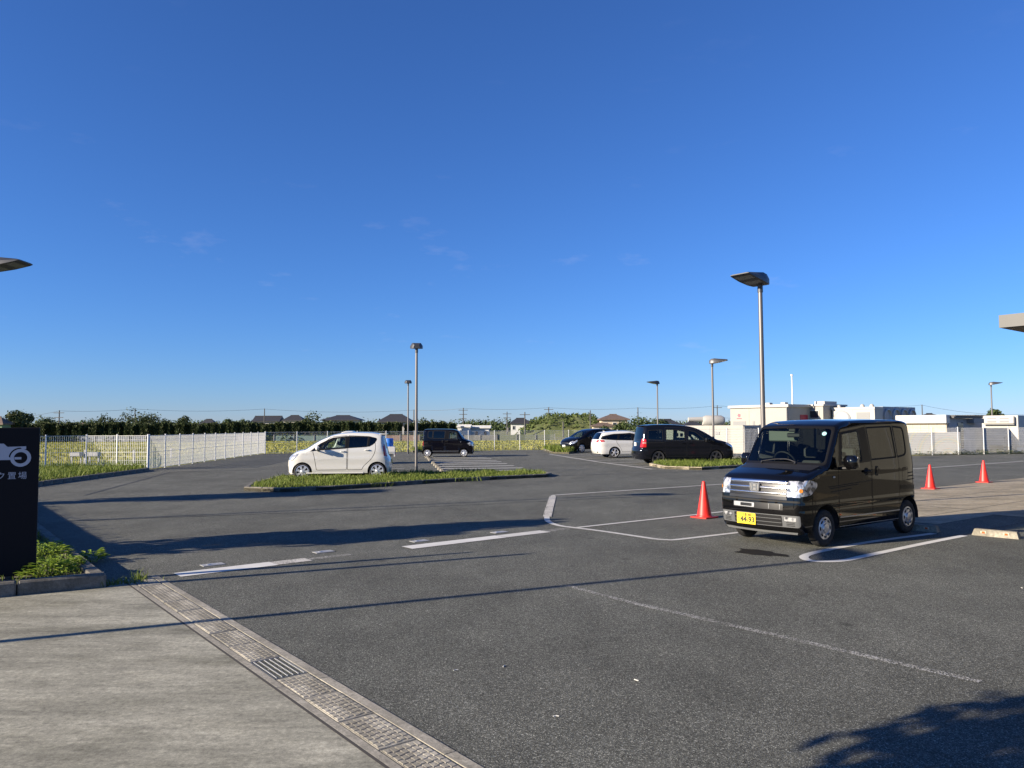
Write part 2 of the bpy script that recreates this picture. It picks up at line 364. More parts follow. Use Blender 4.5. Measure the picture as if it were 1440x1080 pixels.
class Shell:
    """A car body: side sheets and a front-to-back strip that meet on a rounded edge, cut into panels."""
    def __init__(s, sp):
        s.sp = sp; s.L = sp['L']; s.r = sp.get('r', .07)
        s.prof = np.array(densify(fillet(sp['prof'], 7), .03, False))
        d = np.diff(s.prof, axis=0); s.s = np.concatenate([[0], np.cumsum(np.hypot(d[:, 0], d[:, 1]))])
        t = np.gradient(s.prof, axis=0); t /= np.hypot(t[:, 0], t[:, 1])[:, None]
        n = np.stack([t[:, 1], -t[:, 0]], 1)                                  # inward for a front-to-rear run over the top
        for _ in range(2): n[1:-1] = (n[:-2]+2*n[1:-1]+n[2:])/4
        s.n = n/np.hypot(n[:, 0], n[:, 1])[:, None]
        s.top = int(np.argmax(s.prof[:, 1]))
    def Wd(s, x, z):
        sp = s.sp; w = np.full(np.shape(x), sp['W'], float)
        bz, tz = sp['belt'], sp['H']; w = w - sp['tumble']*np.clip((z-bz)/(tz-bz), 0, 1.2)**1.4
        w = w - sp.get('nose', .06)*np.clip((.45-x)/.45, 0, 1)**2 - sp.get('tail', .05)*np.clip((x-(s.L-.45))/.45, 0, 1)**2
        w = w - .045*np.clip((.42-z)/.25, 0, 1)**2
        for cz, dz, a in sp.get('crease', []): w = w + a*np.exp(-((z-cz)/dz)**2)
        return w
    def side(s, P):
        x, z = P[:, 0], P[:, 1]; d = segdist(P, s.prof); r = s.r
        return s.Wd(x, z) - r + np.sqrt(np.maximum(0, r*r-(r-np.minimum(d, r))**2))
    def sidepos(s, P, off=0.0, sgn=1):
        y = s.side(P); e = 1e-3
        fx = (s.side(P+[e, 0])-s.side(P-[e, 0]))/(2*e); fz = (s.side(P+[0, e])-s.side(P-[0, e]))/(2*e)
        N = np.stack([-fx, np.ones(len(P)), -fz], 1); N /= np.linalg.norm(N, axis=1)[:, None]
        Q = np.stack([P[:, 0], y, P[:, 1]], 1)+N*off; Q[:, 1] *= sgn; N[:, 1] *= sgn
        return Q, N
    def strip(s, U):
        wn = s.sp['W']; v = U[:, 0]/wn; q = U[:, 1]
        x = np.interp(q, s.s, s.prof[:, 0]); z = np.interp(q, s.s, s.prof[:, 1]); nx = np.interp(q, s.s, s.n[:, 0]); nz_ = np.interp(q, s.s, s.n[:, 1])
        r = s.r; w = s.Wd(x, z); y = v*(w-.293*r); t = np.clip(w-np.abs(y), 0, r); ins = r-np.sqrt(np.maximum(0, r*r-(r-t)**2))
        u = q/s.s[-1]; bul = np.interp(q, [0, s.s[s.top], s.s[-1]], [1, 0, -.6]); bul = np.sign(bul)*np.abs(bul)**.7*s.sp.get('bulge', .10)
        k = (1-v*v)
        if 'bulz' in s.sp: bul = np.where(q < s.s[s.top], np.interp(z, *s.sp['bulz']), bul)
        # nose and tail bow outwards in plan, roof crowns
        return np.stack([x+nx*ins-bul*k, y, z+nz_*ins+s.sp.get('crown', .02)*k*np.clip(-nz_, 0, 1)], 1)
    def strippos(s, U, off=0.0):
        e = 1e-3; Q = s.strip(U); wn = s.sp['W']
        a0 = U-[e, 0]; a1 = U+[e, 0]; a0[:, 0] = np.maximum(a0[:, 0], -wn); a1[:, 0] = np.minimum(a1[:, 0], wn)
        b0 = U-[0, 3*e]; b1 = U+[0, 3*e]; b0[:, 1] = np.maximum(b0[:, 1], 0); b1[:, 1] = np.minimum(b1[:, 1], s.s[-1])
        N = np.cross(s.strip(a1)-s.strip(a0), s.strip(b1)-s.strip(b0)); ln = np.linalg.norm(N, axis=1)[:, None]; N = -N/np.maximum(ln, 1e-12)
        return Q+N*off, N
    def sfront(s, z): return float(np.interp(z, np.maximum.accumulate(s.prof[:s.top+1, 1])+np.arange(s.top+1)*1e-7, s.s[:s.top+1]))
    def srear(s, z):
        p = s.prof[s.top:, 1]; q = s.s[s.top:]; mm = np.minimum.accumulate(p)-np.arange(len(p))*1e-7
        return float(np.interp(-z, -mm, q))
    def uv(s, y, q):
        x = np.interp(q, s.s, s.prof[:, 0]); z = np.interp(q, s.s, s.prof[:, 1]); w = float(s.Wd(np.array([x]), np.array([z]))[0])-.293*s.r
        return (max(-.999, min(.999, y/w))*s.sp['W'], q)
    def on_front(s, y, z, off=.01): 
        q, n = s.strippos(np.array([s.uv(y, s.sfront(z))]), off); return Vector(q[0]), Vector(n[0])
    def on_rear(s, y, z, off=.01):
        q, n = s.strippos(np.array([s.uv(y, s.srear(z))]), off); return Vector(q[0]), Vector(n[0])
    def on_side(s, x, z, sgn, off=.01):
        q, n = s.sidepos(np.array([(x, z)], float), off, sgn); return Vector(q[0]), Vector(n[0])

def emit_mesh(name, V, F, N, mat, L):
    me = bpy.data.meshes.new(name); V = V-np.array([L/2, 0, 0])
    me.from_pydata(V.tolist(), [], F.tolist()); me.materials.append(mat); me.shade_smooth()
    me.normals_split_custom_set_from_vertices([tuple(n) for n in N]); return me

def car_body(sp, root, paint_m):
    sh = Shell(sp); st = sp.get('step', .07); L = sp['L']; acc = {}; order = []; liner = MB()
    def put(key, name, mat, V, F, N):
        if key not in acc: acc[key] = (name, mat, [], [], []); order.append(key)
        a = acc[key]; o = sum(len(v) for v in a[2]); a[2].append(V); a[3].append(F+o); a[4].append(N)
    def collect(v2, fc, reg, regs, posf, flip, suffix):
        for i in [-1]+list(range(len(regs))):
            f = fc[reg == i]
            if not len(f): continue
            u, inv = np.unique(f, return_inverse=True); f2 = inv.reshape(-1, 3)
            rg = regs[i] if i >= 0 else {'n': 'body', 'm': paint_m, 'merge': 1}
            V, N = posf(v2[u], rg.get('off', 0.0))
            if flip: f2 = f2[:, ::-1]
            key = rg['n'] if rg.get('merge') else (rg['n'], suffix, i)
            put(key, rg['n'], rg['m'], V, f2, N)
            if i < 0 or rg.get('solid'): liner.add((posf(v2[u], rg.get('off', 0.0)-.022)[0]-np.array([L/2, 0, 0])).tolist(), f2.tolist())
    # side sheets
    ins = sh.prof+sh.n*(.293*sh.r); dom = [tuple(p) for p in ins]; zs = sp['sill']
    bot = []
    for cx, rad, zc in sorted(sp['arches'], key=lambda a: -a[0]):
        a0 = math.asin(max(-1, min(1, (zs-zc)/rad)))
        for j in range(15):
            a = a0+(math.pi-2*a0)*j/14; bot.append((cx+rad*math.cos(a), zc+rad*math.sin(a)))
    bot = [(dom[-1][0]-.02, zs)]+bot+[(dom[0][0]+.02, zs)]
    dom = dom+bot
    for sgn in (1, -1):
        regs = [r for r in sp['side'] if r.get('s', 0) in (0, sgn)]
        v2, fc, reg = cdt(dom, regs, st)
        # sheet is drawn with x to the right, z up, seen from -y: counter-clockwise faces look along -y
        collect(v2, fc, reg, regs, lambda P, o, g=sgn: sh.sidepos(P, o, g), sgn > 0, sgn)
    # strip
    wn = sp['W']; S1 = sh.s[-1]; regs = []
    for r in sp['strip']:
        p = densify(r['p'], .05)
        if r['w'] == 'f': q = [sh.uv(y, sh.sfront(z)) for y, z in p]
        elif r['w'] == 'r': q = [sh.uv(y, sh.srear(z)) for y, z in p]
        regs.append(dict(r, p=q))
    v2, fc, reg = cdt([(-wn, 0), (wn, 0), (wn, S1), (-wn, S1)], regs, st)
    collect(v2, fc, reg, regs, lambda U, o: sh.strippos(U, o), True, 0)
    parts = {}
    for k in order:
        name, mat, V, F, N = acc[k]; me = emit_mesh(name, np.concatenate(V), np.concatenate(F), np.concatenate(N), mat, L)
        parts[k] = link(name, me, root)
    # inside lining, floor and wheel wells
    h = L/2; wi = sp['W']-.09
    liner.box((0, 0, .24), (L-.30, 2*(wi-.22), .06))
    for cx, rad, zc in sp['arches']:
        for g in (1, -1):
            y0 = g*(sp['W']-.36); y1 = g*(sp['W']-.035); n = 12; vs = []
            for j in range(n+1):
                a = -.12+(math.pi+.24)*j/n
                for y in (y0, y1): vs.append((cx-h+(rad+.012)*math.cos(a), y, zc+(rad+.012)*math.sin(a)))
            liner.add(vs, [(2*j, 2*j+1, 2*j+3, 2*j+2) for j in range(n)])
            liner.add([v for v in vs[::2]], [tuple(range(n+1))])
    liner.build('interior_lining', DARKIN, root)
    return sh, parts

WHEELS = {}
def wheel_meshes(kind, R, wd):
    dk = kind.startswith('d'); key = (kind, R, wd); kind = kind[1:] if dk else kind
    if key in WHEELS: return WHEELS[key]
    t = MB(); rr = R*(.76 if kind != 'cap' else .62)
    prof = [(rr, -wd*.42), (rr+.02, -wd/2), (R-.035, -wd/2), (R-.008, -wd*.40), (R, -wd*.28), (R, wd*.28), (R-.008, wd*.40), (R-.035, wd/2), (rr+.02, wd/2), (rr, wd*.42)]
    t.lathe(prof, 36, 0, 'y')
    for k in (-.16, .0, .16): t.lathe([(R+.0012, wd*(k-.02)), (R+.0012, wd*(k+.02))], 36, 1, 'y')
    tm = t.mesh('tyre', [RUBBER, GAP], 40)
    w = MB()                                                    # outer face towards -y
    if kind == 'cap':
        yo = -wd*.46
        w.lathe([(rr, yo+.02), (rr-.004, yo), (rr-.02, yo-.006), (rr-.045, yo+.0), (rr*.55, yo-.014), (rr*.50, yo-.006), (rr*.44, yo-.008), (rr*.40, yo-.026), (rr*.18, yo-.032), (.001, yo-.032)], 40, 0, 'y')
        for k in range(8):
            a = 2*math.pi*k/8
            w.lathe([(rr*.86, yo-.0035), (rr*.70, yo-.0125)], 4, 1, 'y', a0=a-.20, a1=a+.20)
    else:
        n = int(kind); yo = -wd*.44
        w.lathe([(rr, yo+.03), (rr, yo), (rr-.018, yo-.004), (rr-.028, yo+.015), (rr-.03, wd*.35)], 40, 0, 'y')
        w.lathe([(rr-.03, yo+.07), (.001, yo+.07)], 24, 1, 'y')
        w.lathe([(rr*.26, yo+.05), (rr*.25, yo-.002), (rr*.18, yo-.012), (.001, yo-.012)], 20, 0, 'y')
        for k in range(n):
            a = 2*math.pi*k/n+.1; c, s_ = math.cos(a), math.sin(a); h0, h1 = rr*.13, rr*.19
            def P(r_, q, y): return (r_*c-q*s_, y, r_*s_+q*c)
            vs = [P(rr*.2, -h0, yo), P(rr*.2, h0, yo), P(rr-.02, h1, yo+.004), P(rr-.02, -h1, yo+.004), P(rr*.2, -h0, yo+.04), P(rr*.2, h0, yo+.04), P(rr-.02, h1, yo+.04), P(rr-.02, -h1, yo+.04)]
            w.add(vs, [(0, 1, 2, 3), (0, 4, 5, 1), (1, 5, 6, 2), (2, 6, 7, 3), (3, 7, 4, 0)], 0)
    wm = w.mesh('wheel_rim', [SILVER if kind == 'cap' else (DARKAL if dk else ALLOY), GAP], 30)
    WHEELS[key] = (tm, wm); return WHEELS[key]
def add_wheels(root, sp, kind, steer=0.0):
    tm, wm = wheel_meshes(kind, sp['R'], sp.get('tw', .15))
    for i, (cx, rad, zc) in enumerate(sp['arches']):
        for g in (-1, 1):
            y = g*(sp['W']-sp.get('tw', .15)/2-.025)
            wh = link('wheel', tm, root, (cx-sp['L']/2, y, sp['R']), (0 if g < 0 else math.pi)+(steer if i == 0 else 0))
            link('wheel_rim', wm, wh)
def seat_pair(root, sp, x, z=.42, wide=False, head=True, lean=.16):
    for y in ((-.34, .34) if not wide else (0,)):
        b = MB(); w = .48 if not wide else 1.1; X = x-sp['L']/2
        b.box((X, y, z), (.48, w, .14), 0, .03)
        hgt = .58; vs_c = (X+.24+lean*.5, y, z+.34)
        bb = MB().box((0, 0, 0), (.12, w*.94, hgt), 0, .03)
        b.add([(v[0]+vs_c[0]+lean*(v[2]/hgt), v[1]+vs_c[1], v[2]+vs_c[2]) for v in bb.v], bb.f)
        if head:
            for yy in ([y] if not wide else [-.34, .34]): b.box((X+.24+lean*1.2, yy, z+.76), (.09, .25, .17), 0, .03)
        b.build('seat', SEATM, root)
def dash_and_wheel(root, sp, x, z, yw=.34, w=1.2):
    X = x-sp['L']/2; d = MB(); d.box((X, 0, z-.10), (.42, w, .22), 0, .05); d.box((X+.05, yw, z+.02), (.2, .34, .10), 0, .03); d.build('dashboard', DARKIN, root)
    t = MB(); t.lathe([(.19+.014*math.cos(a), .014*math.sin(a)) for a in [2*math.pi*i/8 for i in range(9)]], 24, 0, 'x'); t.tube((0, -.18, 0), (0, .18, 0), .012); t.tube((0, 0, 0), (-.22, 0, -.10), .02); t.tube((0, 0, 0), (0, 0, -.18), .012)
    o = t.build('steering_wheel', BLACK, root, (X+.33, yw, z+.05), 0, 40); o.rotation_euler = (0, -.45, 0)
def mirror(root, sh, x, z, sgn, mat, size=(.15, .20, .20)):
    p, n = sh.on_side(x, z, sgn, 0); p.x -= sh.L/2
    b = MB(); c = (p.x, p.y+sgn*.17, p.z+.10)
    q = MB().box((0, 0, 0), size, 0, .045)
    b.add([(v[0]*(1.0 if v[0] > 0 else .8)+c[0], v[1]+c[1], v[2]+c[2]) for v in q.v], q.f)
    b.tube((p.x+.02, p.y-sgn*.02, p.z), (c[0]+.02, c[1]-sgn*.02, c[2]-.09), .028, .024, 8, 1)
    o = b.build('wing_mirror', [mat, BLACK], root, smooth=50)
    g = MB(); g.box((c[0]+size[0]/2+.001, c[1], c[2]), (.004, size[1]*.82, size[2]*.78), 0, .0); g.build('mirror_glass', CHROME, o)
    return o
def handle(root, sh, x0, x1, z, sgn, mat, t=.028):
    b = MB(); k = 4
    for i in range(k):
        xa = x0+(x1-x0)*i/k; xb = x0+(x1-x0)*(i+1)/k; pa, _ = sh.on_side(xa, z, sgn, .028 if i else .008); pb, _ = sh.on_side(xb, z, sgn, .028 if i < k-1 else .008)
        pa.x -= sh.L/2; pb.x -= sh.L/2; b.tube(pa, pb, t*.55, t*.55, 8)
    b.build('door_handle', mat, root, smooth=50)
def text(name, body, size, mat, parent, M, ext=.002, align='CENTER', bold=0.0):
    c = bpy.data.curves.new(name, 'FONT'); c.body = body; c.size = size; c.align_x = align; c.align_y = 'CENTER'; c.extrude = ext; c.materials.append(mat)
    c.offset = bold; t = bpy.data.objects.new(name, c); COL.objects.link(t); dg = bpy.context.evaluated_depsgraph_get(); me = bpy.data.meshes.new_from_object(t.evaluated_get(dg))
    bpy.data.objects.remove(t); o = link(name, me, parent); o.matrix_local = M; return o
def frame_at(p, n, up=Vector((0, 0, 1))):
    """x to the reader's right, y up, z out of the surface"""
    z = n.normalized(); x = up.cross(z).normalized(); y = z.cross(x); M = Matrix((x, y, z)).transposed().to_4x4(); M.translation = p; return M
def swin(pts, r=.05, m=None, n='side_window', gap=.022):
    p = roundpoly(pts, r); return [dict(n='window_seal', m=GAP, p=p, off=-.002), dict(n=n, m=m or GLASSM, p=insetpoly(p, gap), off=-.006)]
def sdoor(pts, paint_m, gap=.009, r=.06, n='door'):
    p = roundpoly(pts, r); return [dict(n='panel_gap', m=GAP, p=p, off=-.002), dict(n=n, m=paint_m, p=insetpoly(p, gap), solid=1)]
def fpoly(n, m, pts, r=.02, off=0., w='f', **k): return dict(n=n, m=m, p=roundpoly(pts, r) if r else pts, off=off, w=w, **k)
def mir(pts): return [(-p[0],)+tuple(p[1:]) for p in pts]
# ------------------------------------------------------------------ ground sheets
def poly_sheet(name, pts, z, mat, kind='structure'):
    mb = MB(); mb.add([(p[0], p[1], z) for p in pts], [tuple(range(len(pts)))])
    o = mb.build(name, mat); o['kind'] = kind; return o
FIELD = pmat('field_soil', (.15, .15, .045), .95)
N_, L_, b_ = nodes(FIELD); t_ = N_.new('ShaderNodeTexCoord')
f_ = noise(N_, L_, .05, 6, .6, t_.outputs['Object'], mscale=(.25, 1.6, 1)); c_ = ramp(N_, L_, f_, [(.3, (.09, .12, .035)), (.5, (.15, .15, .045)), (.7, (.20, .18, .06))])
L_(c_, b_.inputs['Base Color'])
mb = MB(); n = 96; R_ = 3500
mb.add([(0, 0, -.12)]+[(R_*math.cos(2*math.pi*i/n), R_*math.sin(2*math.pi*i/n), -.12) for i in range(n)], [(0, 1+i, 1+(i+1) % n) for i in range(n)])
struct(mb.build('ground', FIELD))
FA = G(207, 661); FB = G(372, 638); FC = G(800, 631.5); fdir = (FC-FB).normalized(); FD = FC+fdir*11
FE0 = G(1000, 646); FE1 = G(1305, 640.3); edir = (FE1-FE0).normalized(); FE2 = FE0+edir*27
K0 = G(205, 662.5); K1 = G(120, 673.5); K2 = G(54, 682.5); K3 = G(-60, 697); K4 = G(-200, 716)
out = lambda p, d: (p[0]+d[0], p[1]+d[1])
asph = [(-60, -60), (60, -60), (70, 70), out(FE2, (14, 16)), FE2, FE0+edir*-1.5, FD+Vector((2.2, -8, 0)), FD+Vector((2, 0, 0)), FB+Vector((-.1, .1, 0)), FA+Vector((-.1, .0, 0)), K0, K1, K2, K3, K4, (-60, 20)]
poly_sheet('asphalt', [(p[0], p[1]) for p in asph], 0, ASPH)

# the forecourt path, drain line and planting bed share the axes D1 (along the drain) and D2 (across it)
DC = G(183, 822.5)                                            # far left corner of the drain
DQ = G(548, 1080); D1 = (DQ-DC).normalized(); D2 = Vector((-D1.y, D1.x, 0))
if D2.x < 0: D2 = -D2
def DR(a, b, z=0): p = DC+D1*a+D2*b; return Vector((p.x, p.y, z))
KC = G(150, 826)                                              # outer corner of the bed kerb, at the path
Kx = G(0, 840.5); k1 = (Kx-KC).normalized(); k2 = (G(53, 746)-KC).normalized()
p_ = [DR(-.35, -.0), DR(9, 0), DR(9, -16), KC+k1*16+D1*.05, KC+k1*.0]
poly_sheet('concrete_path', p_, .004, PATH)
# joint groove beside the drain edge, lifted concrete lip
mb = MB(); g0, g1 = DR(-.4, -.016), DR(9, -.016); mb.add([tuple(DR(-.4, -.024, .0055)), tuple(DR(9, -.024, .0055)), tuple(DR(9, -.004, .0055)), tuple(DR(-.4, -.004, .0055))], [(0, 1, 2, 3)]); struct(mb.build('path_joint', pmat('joint_dark', (.05, .045, .04), .9)))
drain = thing('drain_channel', 'concrete drain line with textured cover slabs between path and asphalt', 'drain', (DC.x, DC.y, 0), math.atan2(D1.y, D1.x))
sgn_d = 1 if Vector((-D1.y, D1.x, 0)).dot(D2) > 0 else -1
def dl(a, b): return (a, b*sgn_d)
WCH = .250; PIT = .502; NSL = 17; EDL, EDR = .052, .075
for (b0, b1) in ((-.002, EDL), (EDL+WCH, EDL+WCH+EDR)):
    mb = MB()
    for k in range(6):
        a0 = -.4+k*1.6; mb.box((a0+.797, (b0+b1)/2*sgn_d, -.037), (1.594, b1-b0-.002, .084), 0, .0012)
    mb.build('channel_edge', SLABC, drain)
mb = MB(); mb.box((4.1, (EDL+WCH/2)*sgn_d, -.10), (9.2, WCH, .1)); mb.build('channel_bed', GAP, drain)
slabs = []
for variant in range(3):
    mb = MB(); mb.box((0, 0, -.02), (PIT-.009, WCH-.012, .044), 0, .004)
    nx, ny = 8, 6; cw = (PIT-.05)/nx; cd = (WCH-.03)/ny
    for i in range(nx):
        for j in range(ny):
            cx = -(PIT-.05)/2+cw*(i+.5)+(cw*.10 if j % 2 else -cw*.10); cy = -(WCH-.03)/2+cd*(j+.5)
            mb.box((cx, cy, .0035+rnd.uniform(-.0004, .0003)), (cw*.86, cd*.86, .0050), 0, 0, 0, .93)
    slabs.append(mb.mesh('cover_slab', SLABC))
GR_I = 5
ga = (G(366, 944)-DC).dot(D1)                                # where the steel grating sits along the line
base_a = ga-PIT*GR_I
for k in range(-9, NSL):
    a = base_a+PIT*k
    if a < -.55: continue
    if k == GR_I: continue
    o = link('cover_slab', slabs[k % 3], drain, (a, (EDL+WCH/2)*sgn_d, rnd.uniform(-.002, .003)), rnd.uniform(-.006, .006)+(math.pi if rnd.random() < .5 else 0))
gr = link('drain_grate', None, drain, (ga, (EDL+WCH/2)*sgn_d, 0))
mb = MB()
for y in (-WCH/2+.008, WCH/2-.008): mb.box((0, y, -.012), (PIT-.01, .006, .03))
for x in (-PIT/2+.008, PIT/2-.008): mb.box((x, 0, -.012), (.006, WCH-.025, .03))
gr.name = 'drain_grate'; mb.build('grate_frame', GALV, gr)
for j in range(6):
    mb = MB(); y = -WCH/2+.025+(WCH-.05)*j/5
    mb.box((0, y, -.002), (PIT-.03, .003, .010))
    for q in range(20): mb.box((-PIT/2+.03+(PIT-.06)*q/19, y, .005), (.010, .008, .005), 1, 0, 0, .6)
    mb.build('grate_bar', [GALV, pmat('bar_teeth', (.5, .5, .48), .5)], gr)
mb = MB()
for q in range(9): mb.tube((-PIT/2+.04+(PIT-.08)*q/8, -WCH/2+.02, -.035), (-PIT/2+.04+(PIT-.08)*q/8, WCH/2-.02, -.035), .003, n=5)
mb.build('cross_bars', pmat('dark_steel', (.05, .055, .06), .5, .7), gr)

# ------------------------------------------------------------------ kerbed bed at the left
KH, KW = .15, .16
bed = thing('kerbed_bed', 'planting bed edged with grey concrete kerb blocks beside the dark sign', 'planting bed', (KC.x, KC.y, 0))
def kerb_block(p, q, parent, h=KH, w=KW, inw=None, cham=.02, mat=KERB):
    d = (q-p); Ln = d.length; d.normalize(); nn = Vector((-d.y, d.x, 0)); nn = nn if nn.dot(inw) > 0 else -nn; rz = math.atan2(d.y, d.x)
    c = (p+q)/2+nn*w/2; mb = MB(); mb.box((0, 0, h/2-.05), (Ln-.012, w, h+.1), 0, cham)
    o = mb.build('kerb_block', mat, parent, (c.x-parent.location.x, c.y-parent.location.y, rnd.uniform(-.002, .002)), rz); return o
def K(a, b, z=0): p = KC+k1*a+k2*b; return Vector((p.x, p.y, z))
a = 0.0
for Ln in (.84, .9, .9, .9, .9): kerb_block(K(a, 0), K(a+Ln, 0), bed, inw=k2); a += Ln
b = KW
for Ln in [.9]*12: kerb_block(K(0, b), K(0, b+Ln), bed, inw=k1); b += Ln
mb = MB(); q = [K(KW, KW), K(5, KW), K(5, 12), K(KW, 12)]; mb.prism([(p.x-KC.x, p.y-KC.y) for p in q], 0, .09); mb.build('bed_soil', SOIL, bed)

def blades(mb, pts, h0, h1, w, lean=.5, seg=2):
    for (x, y, z) in pts:
        h = rnd.uniform(h0, h1); a = rnd.uniform(0, 6.283); l = rnd.uniform(.1, lean)*h; ww = w*rnd.uniform(.7, 1.2); t = rnd.uniform(0, 6.283)
        dx, dy = math.cos(a)*l, math.sin(a)*l; sx, sy = math.cos(t)*ww/2, math.sin(t)*ww/2
        mb.add([(x-sx, y-sy, z), (x+sx, y+sy, z), (x+dx*.4+sx*.8, y+dy*.4+sy*.8, z+h*.6), (x+dx*.4-sx*.8, y+dy*.4-sy*.8, z+h*.6), (x+dx, y+dy, z+h*rnd.uniform(.8, 1))], [(0, 1, 2, 3), (3, 2, 4)])
def in_poly_pts(poly, n, z):
    P = np.array([(p[0], p[1]) for p in poly]); lo, hi = P.min(0), P.max(0); out_ = []
    while len(out_) < n:
        q = np.array([[rnd.uniform(lo[0], hi[0]), rnd.uniform(lo[1], hi[1])] for _ in range(max(200, n))]); q = q[pip(q, [tuple(p) for p in P])]
        out_ += [(float(a), float(b), z) for a, b in q]
    return out_[:n]
def leafy(mb, c, n, R, H, ls, up=.5):
    """a leafy weed: stems rising from c with pointed leaves"""
    for i in range(n):
        a = rnd.uniform(0, 6.283); r = R*math.sqrt(rnd.random()); h = H*(1-.55*(r/R)**2)*rnd.uniform(.35, 1)
        p = Vector((c[0]+r*math.cos(a), c[1]+r*math.sin(a), c[2]+h)); d = Vector((math.cos(a+rnd.uniform(-.9, .9)), math.sin(a+rnd.uniform(-.9, .9)), rnd.uniform(-.2, 1.0)*up+.15)).normalized()
        s = d.cross(Vector((0, 0, 1))); s = s.normalized() if s.length > .01 else Vector((1, 0, 0)); l = ls*rnd.uniform(.6, 1.3); w = l*rnd.uniform(.16, .26); dn = Vector((0, 0, -l*.25))
        mb.add([p, p+d*l*.45+s*w, p+d*l+dn, p+d*l*.45-s*w], [(0, 1, 2, 3)])
        if i % 6 == 0: mb.tube((c[0]+r*.4*math.cos(a), c[1]+r*.4*math.sin(a), c[2]-.01), p, .004, .002, 4, 0, False)
mb = MB(); pts = in_poly_pts([K(KW, KW+.02), K(4, KW+.02), K(4, 8), K(KW, 8)], 5200, .085); blades(mb, pts, .05, .16, .012, .8)
stuff(mb.build('grass', GRASSM), 'short green grass covering the soil of the kerbed bed', 'grass')
def weed(px, py, z, n, R, H, ls, label, grp=None):
    p = G(px, py, z); mb = MB(); leafy(mb, (0, 0, 0), n, R, H, ls); o = mb.build('weed', WEEDM, None, (p.x, p.y, z)); tag(o, label, 'weed', grp); return o
weed(66, 810, .09, 340, .26, .20, .085, 'broad bright weed clump beside the right edge of the dark sign', 'weeds in the kerbed bed')
weed(88, 801, .09, 300, .22, .17, .08, 'bushy weed clump against the inner kerb corner of the bed', 'weeds in the kerbed bed')
weed(58, 788, .09, 300, .30, .22, .09, 'tall weed clump half hidden behind the dark sign', 'weeds in the kerbed bed')
weed(70, 777, .09, 150, .2, .16, .09, 'low weed clump along the kerb behind the others', 'weeds in the kerbed bed')
weed(130, 790, 0, 90, .13, .17, .10, 'small weed growing on the asphalt against the outside of the kerb', None)
mb = MB(); blades(mb, [(rnd.gauss(0, .16), rnd.gauss(0, .05), 0) for _ in range(170)], .03, .11, .008, 1.4)
tag(mb.build('weed', GRASSM, None, tuple(G(165, 822)), math.atan2(k1.y, k1.x)), 'straggly grass tuft in the joint between kerb corner and drain', 'weed')
mb = MB(); blades(mb, [(rnd.gauss(0, .04), rnd.gauss(0, .03), 0) for _ in range(46)], .06, .16, .008, 1.2)
tag(mb.build('weed', GRASSM, None, tuple(G(197, 815))), 'thin grass sprig standing at the far end of the drain', 'weed')

# left verge along the fence
def kerb_line(pts, parent, inw, h=.13, w=.15, Lb=.6, mat=KERB):
    for a, b in zip(pts[:-1], pts[1:]):
        d = b-a; n = max(1, round(d.length/Lb))
        for i in range(n): kerb_block(a+d*(i/n), a+d*((i+1)/n), parent, h, w, inw, .015, mat)
def verge(name, label, outline, kerbs, inw, n, h0, h1, bw=.02, kh=.13):
    c = sum((Vector(p) for p in outline), Vector())/len(outline)
    v = thing(name, label, 'verge', (c.x, c.y, 0)); mb = MB(); mb.prism([(p[0]-c.x, p[1]-c.y) for p in outline], 0, kh-.03); mb.build('soil', SOIL, v)
    for pts, iw in kerbs: kerb_line(pts, v, iw, kh)
    g = MB(); pts = in_poly_pts(outline, n, kh-.04); blades(g, [(x-c.x, y-c.y, z) for x, y, z in pts], h0, h1, bw, .9)
    o = g.build('grass', GRASSM, v); part_stuff(o); return v
up = Vector((0, 1, 0))
verge('grass_verge', 'narrow grass verge with kerb below the white fence left', [K0, K1, K2, K3, K4, K4+Vector((-1, 2.5, 0)), FA+Vector((-9, .9, 0)), FA+Vector((-2.7, .5, 0)), FA], [([K0, K1], up), ([K1, K2], up), ([K2, K3], up)], up, 9000, .10, .3, .03)

def island(pts):
    # closed outline of kerb blocks, grass inside
    return pts
isl = [G(343, 690.5), G(394, 692.3), G(470, 689), G(522, 685.5), G(617, 679), G(713, 673.8), G(768, 671.2), G(776, 669.5), G(765, 666.8), G(713, 666.2), G(585, 668), G(458, 671), G(394, 673.5), G(352, 684)]
ci = sum(isl, Vector())/len(isl)
front = isl[:8]; back = isl[7:]+[isl[0]]
iv = thing('grass_island', 'long kerbed grass island crossing the car park before the white hatchback', 'island', (ci.x, ci.y, 0))
mb = MB(); mb.prism([(p.x-ci.x, p.y-ci.y) for p in isl], 0, .09); mb.build('soil', SOIL, iv)
for a, b in zip(isl, isl[1:]+isl[:1]):
    n = max(1, round((b-a).length/.6))
    for i in range(n): kerb_block(a+(b-a)*(i/n), a+(b-a)*((i+1)/n), iv, .12, .13, ci-(a+b)/2, .015)
g = MB(); pts = in_poly_pts([ci+(p-ci)*.965 for p in isl], 15000, .08)
clump = lambda x, y: .55+.45*math.sin(x*2.1+1.3*math.sin(y*3))*math.sin(y*2.7+x*.6)+.25*math.sin(x*5.3)
for q in pts: blades(g, [(q[0]-ci.x, q[1]-ci.y, q[2])], .05, .08+.17*max(0.1, clump(q[0], q[1])), .022, 1.0)
part_stuff(g.build('grass', GRASSM, iv))
for px, py, n in ((440, 676, 40), (520, 685, 60), (650, 677, 50), (575, 680, 30)):
    g = MB(); p = G(px, py); blades(g, [(p.x-ci.x+rnd.gauss(0, .25), p.y-ci.y+rnd.gauss(0, .12), .02) for _ in range(n)], .12, .34, .02, 1.2); part_stuff(g.build('weed', GRASSM, iv))
isr = [G(913, 655), G(935, 659.5), G(987, 661), G(1036, 658), G(1075, 655.6), G(1075, 648), G(1037, 649.5), G(940, 651.5)]
cr_ = sum(isr, Vector())/len(isr)
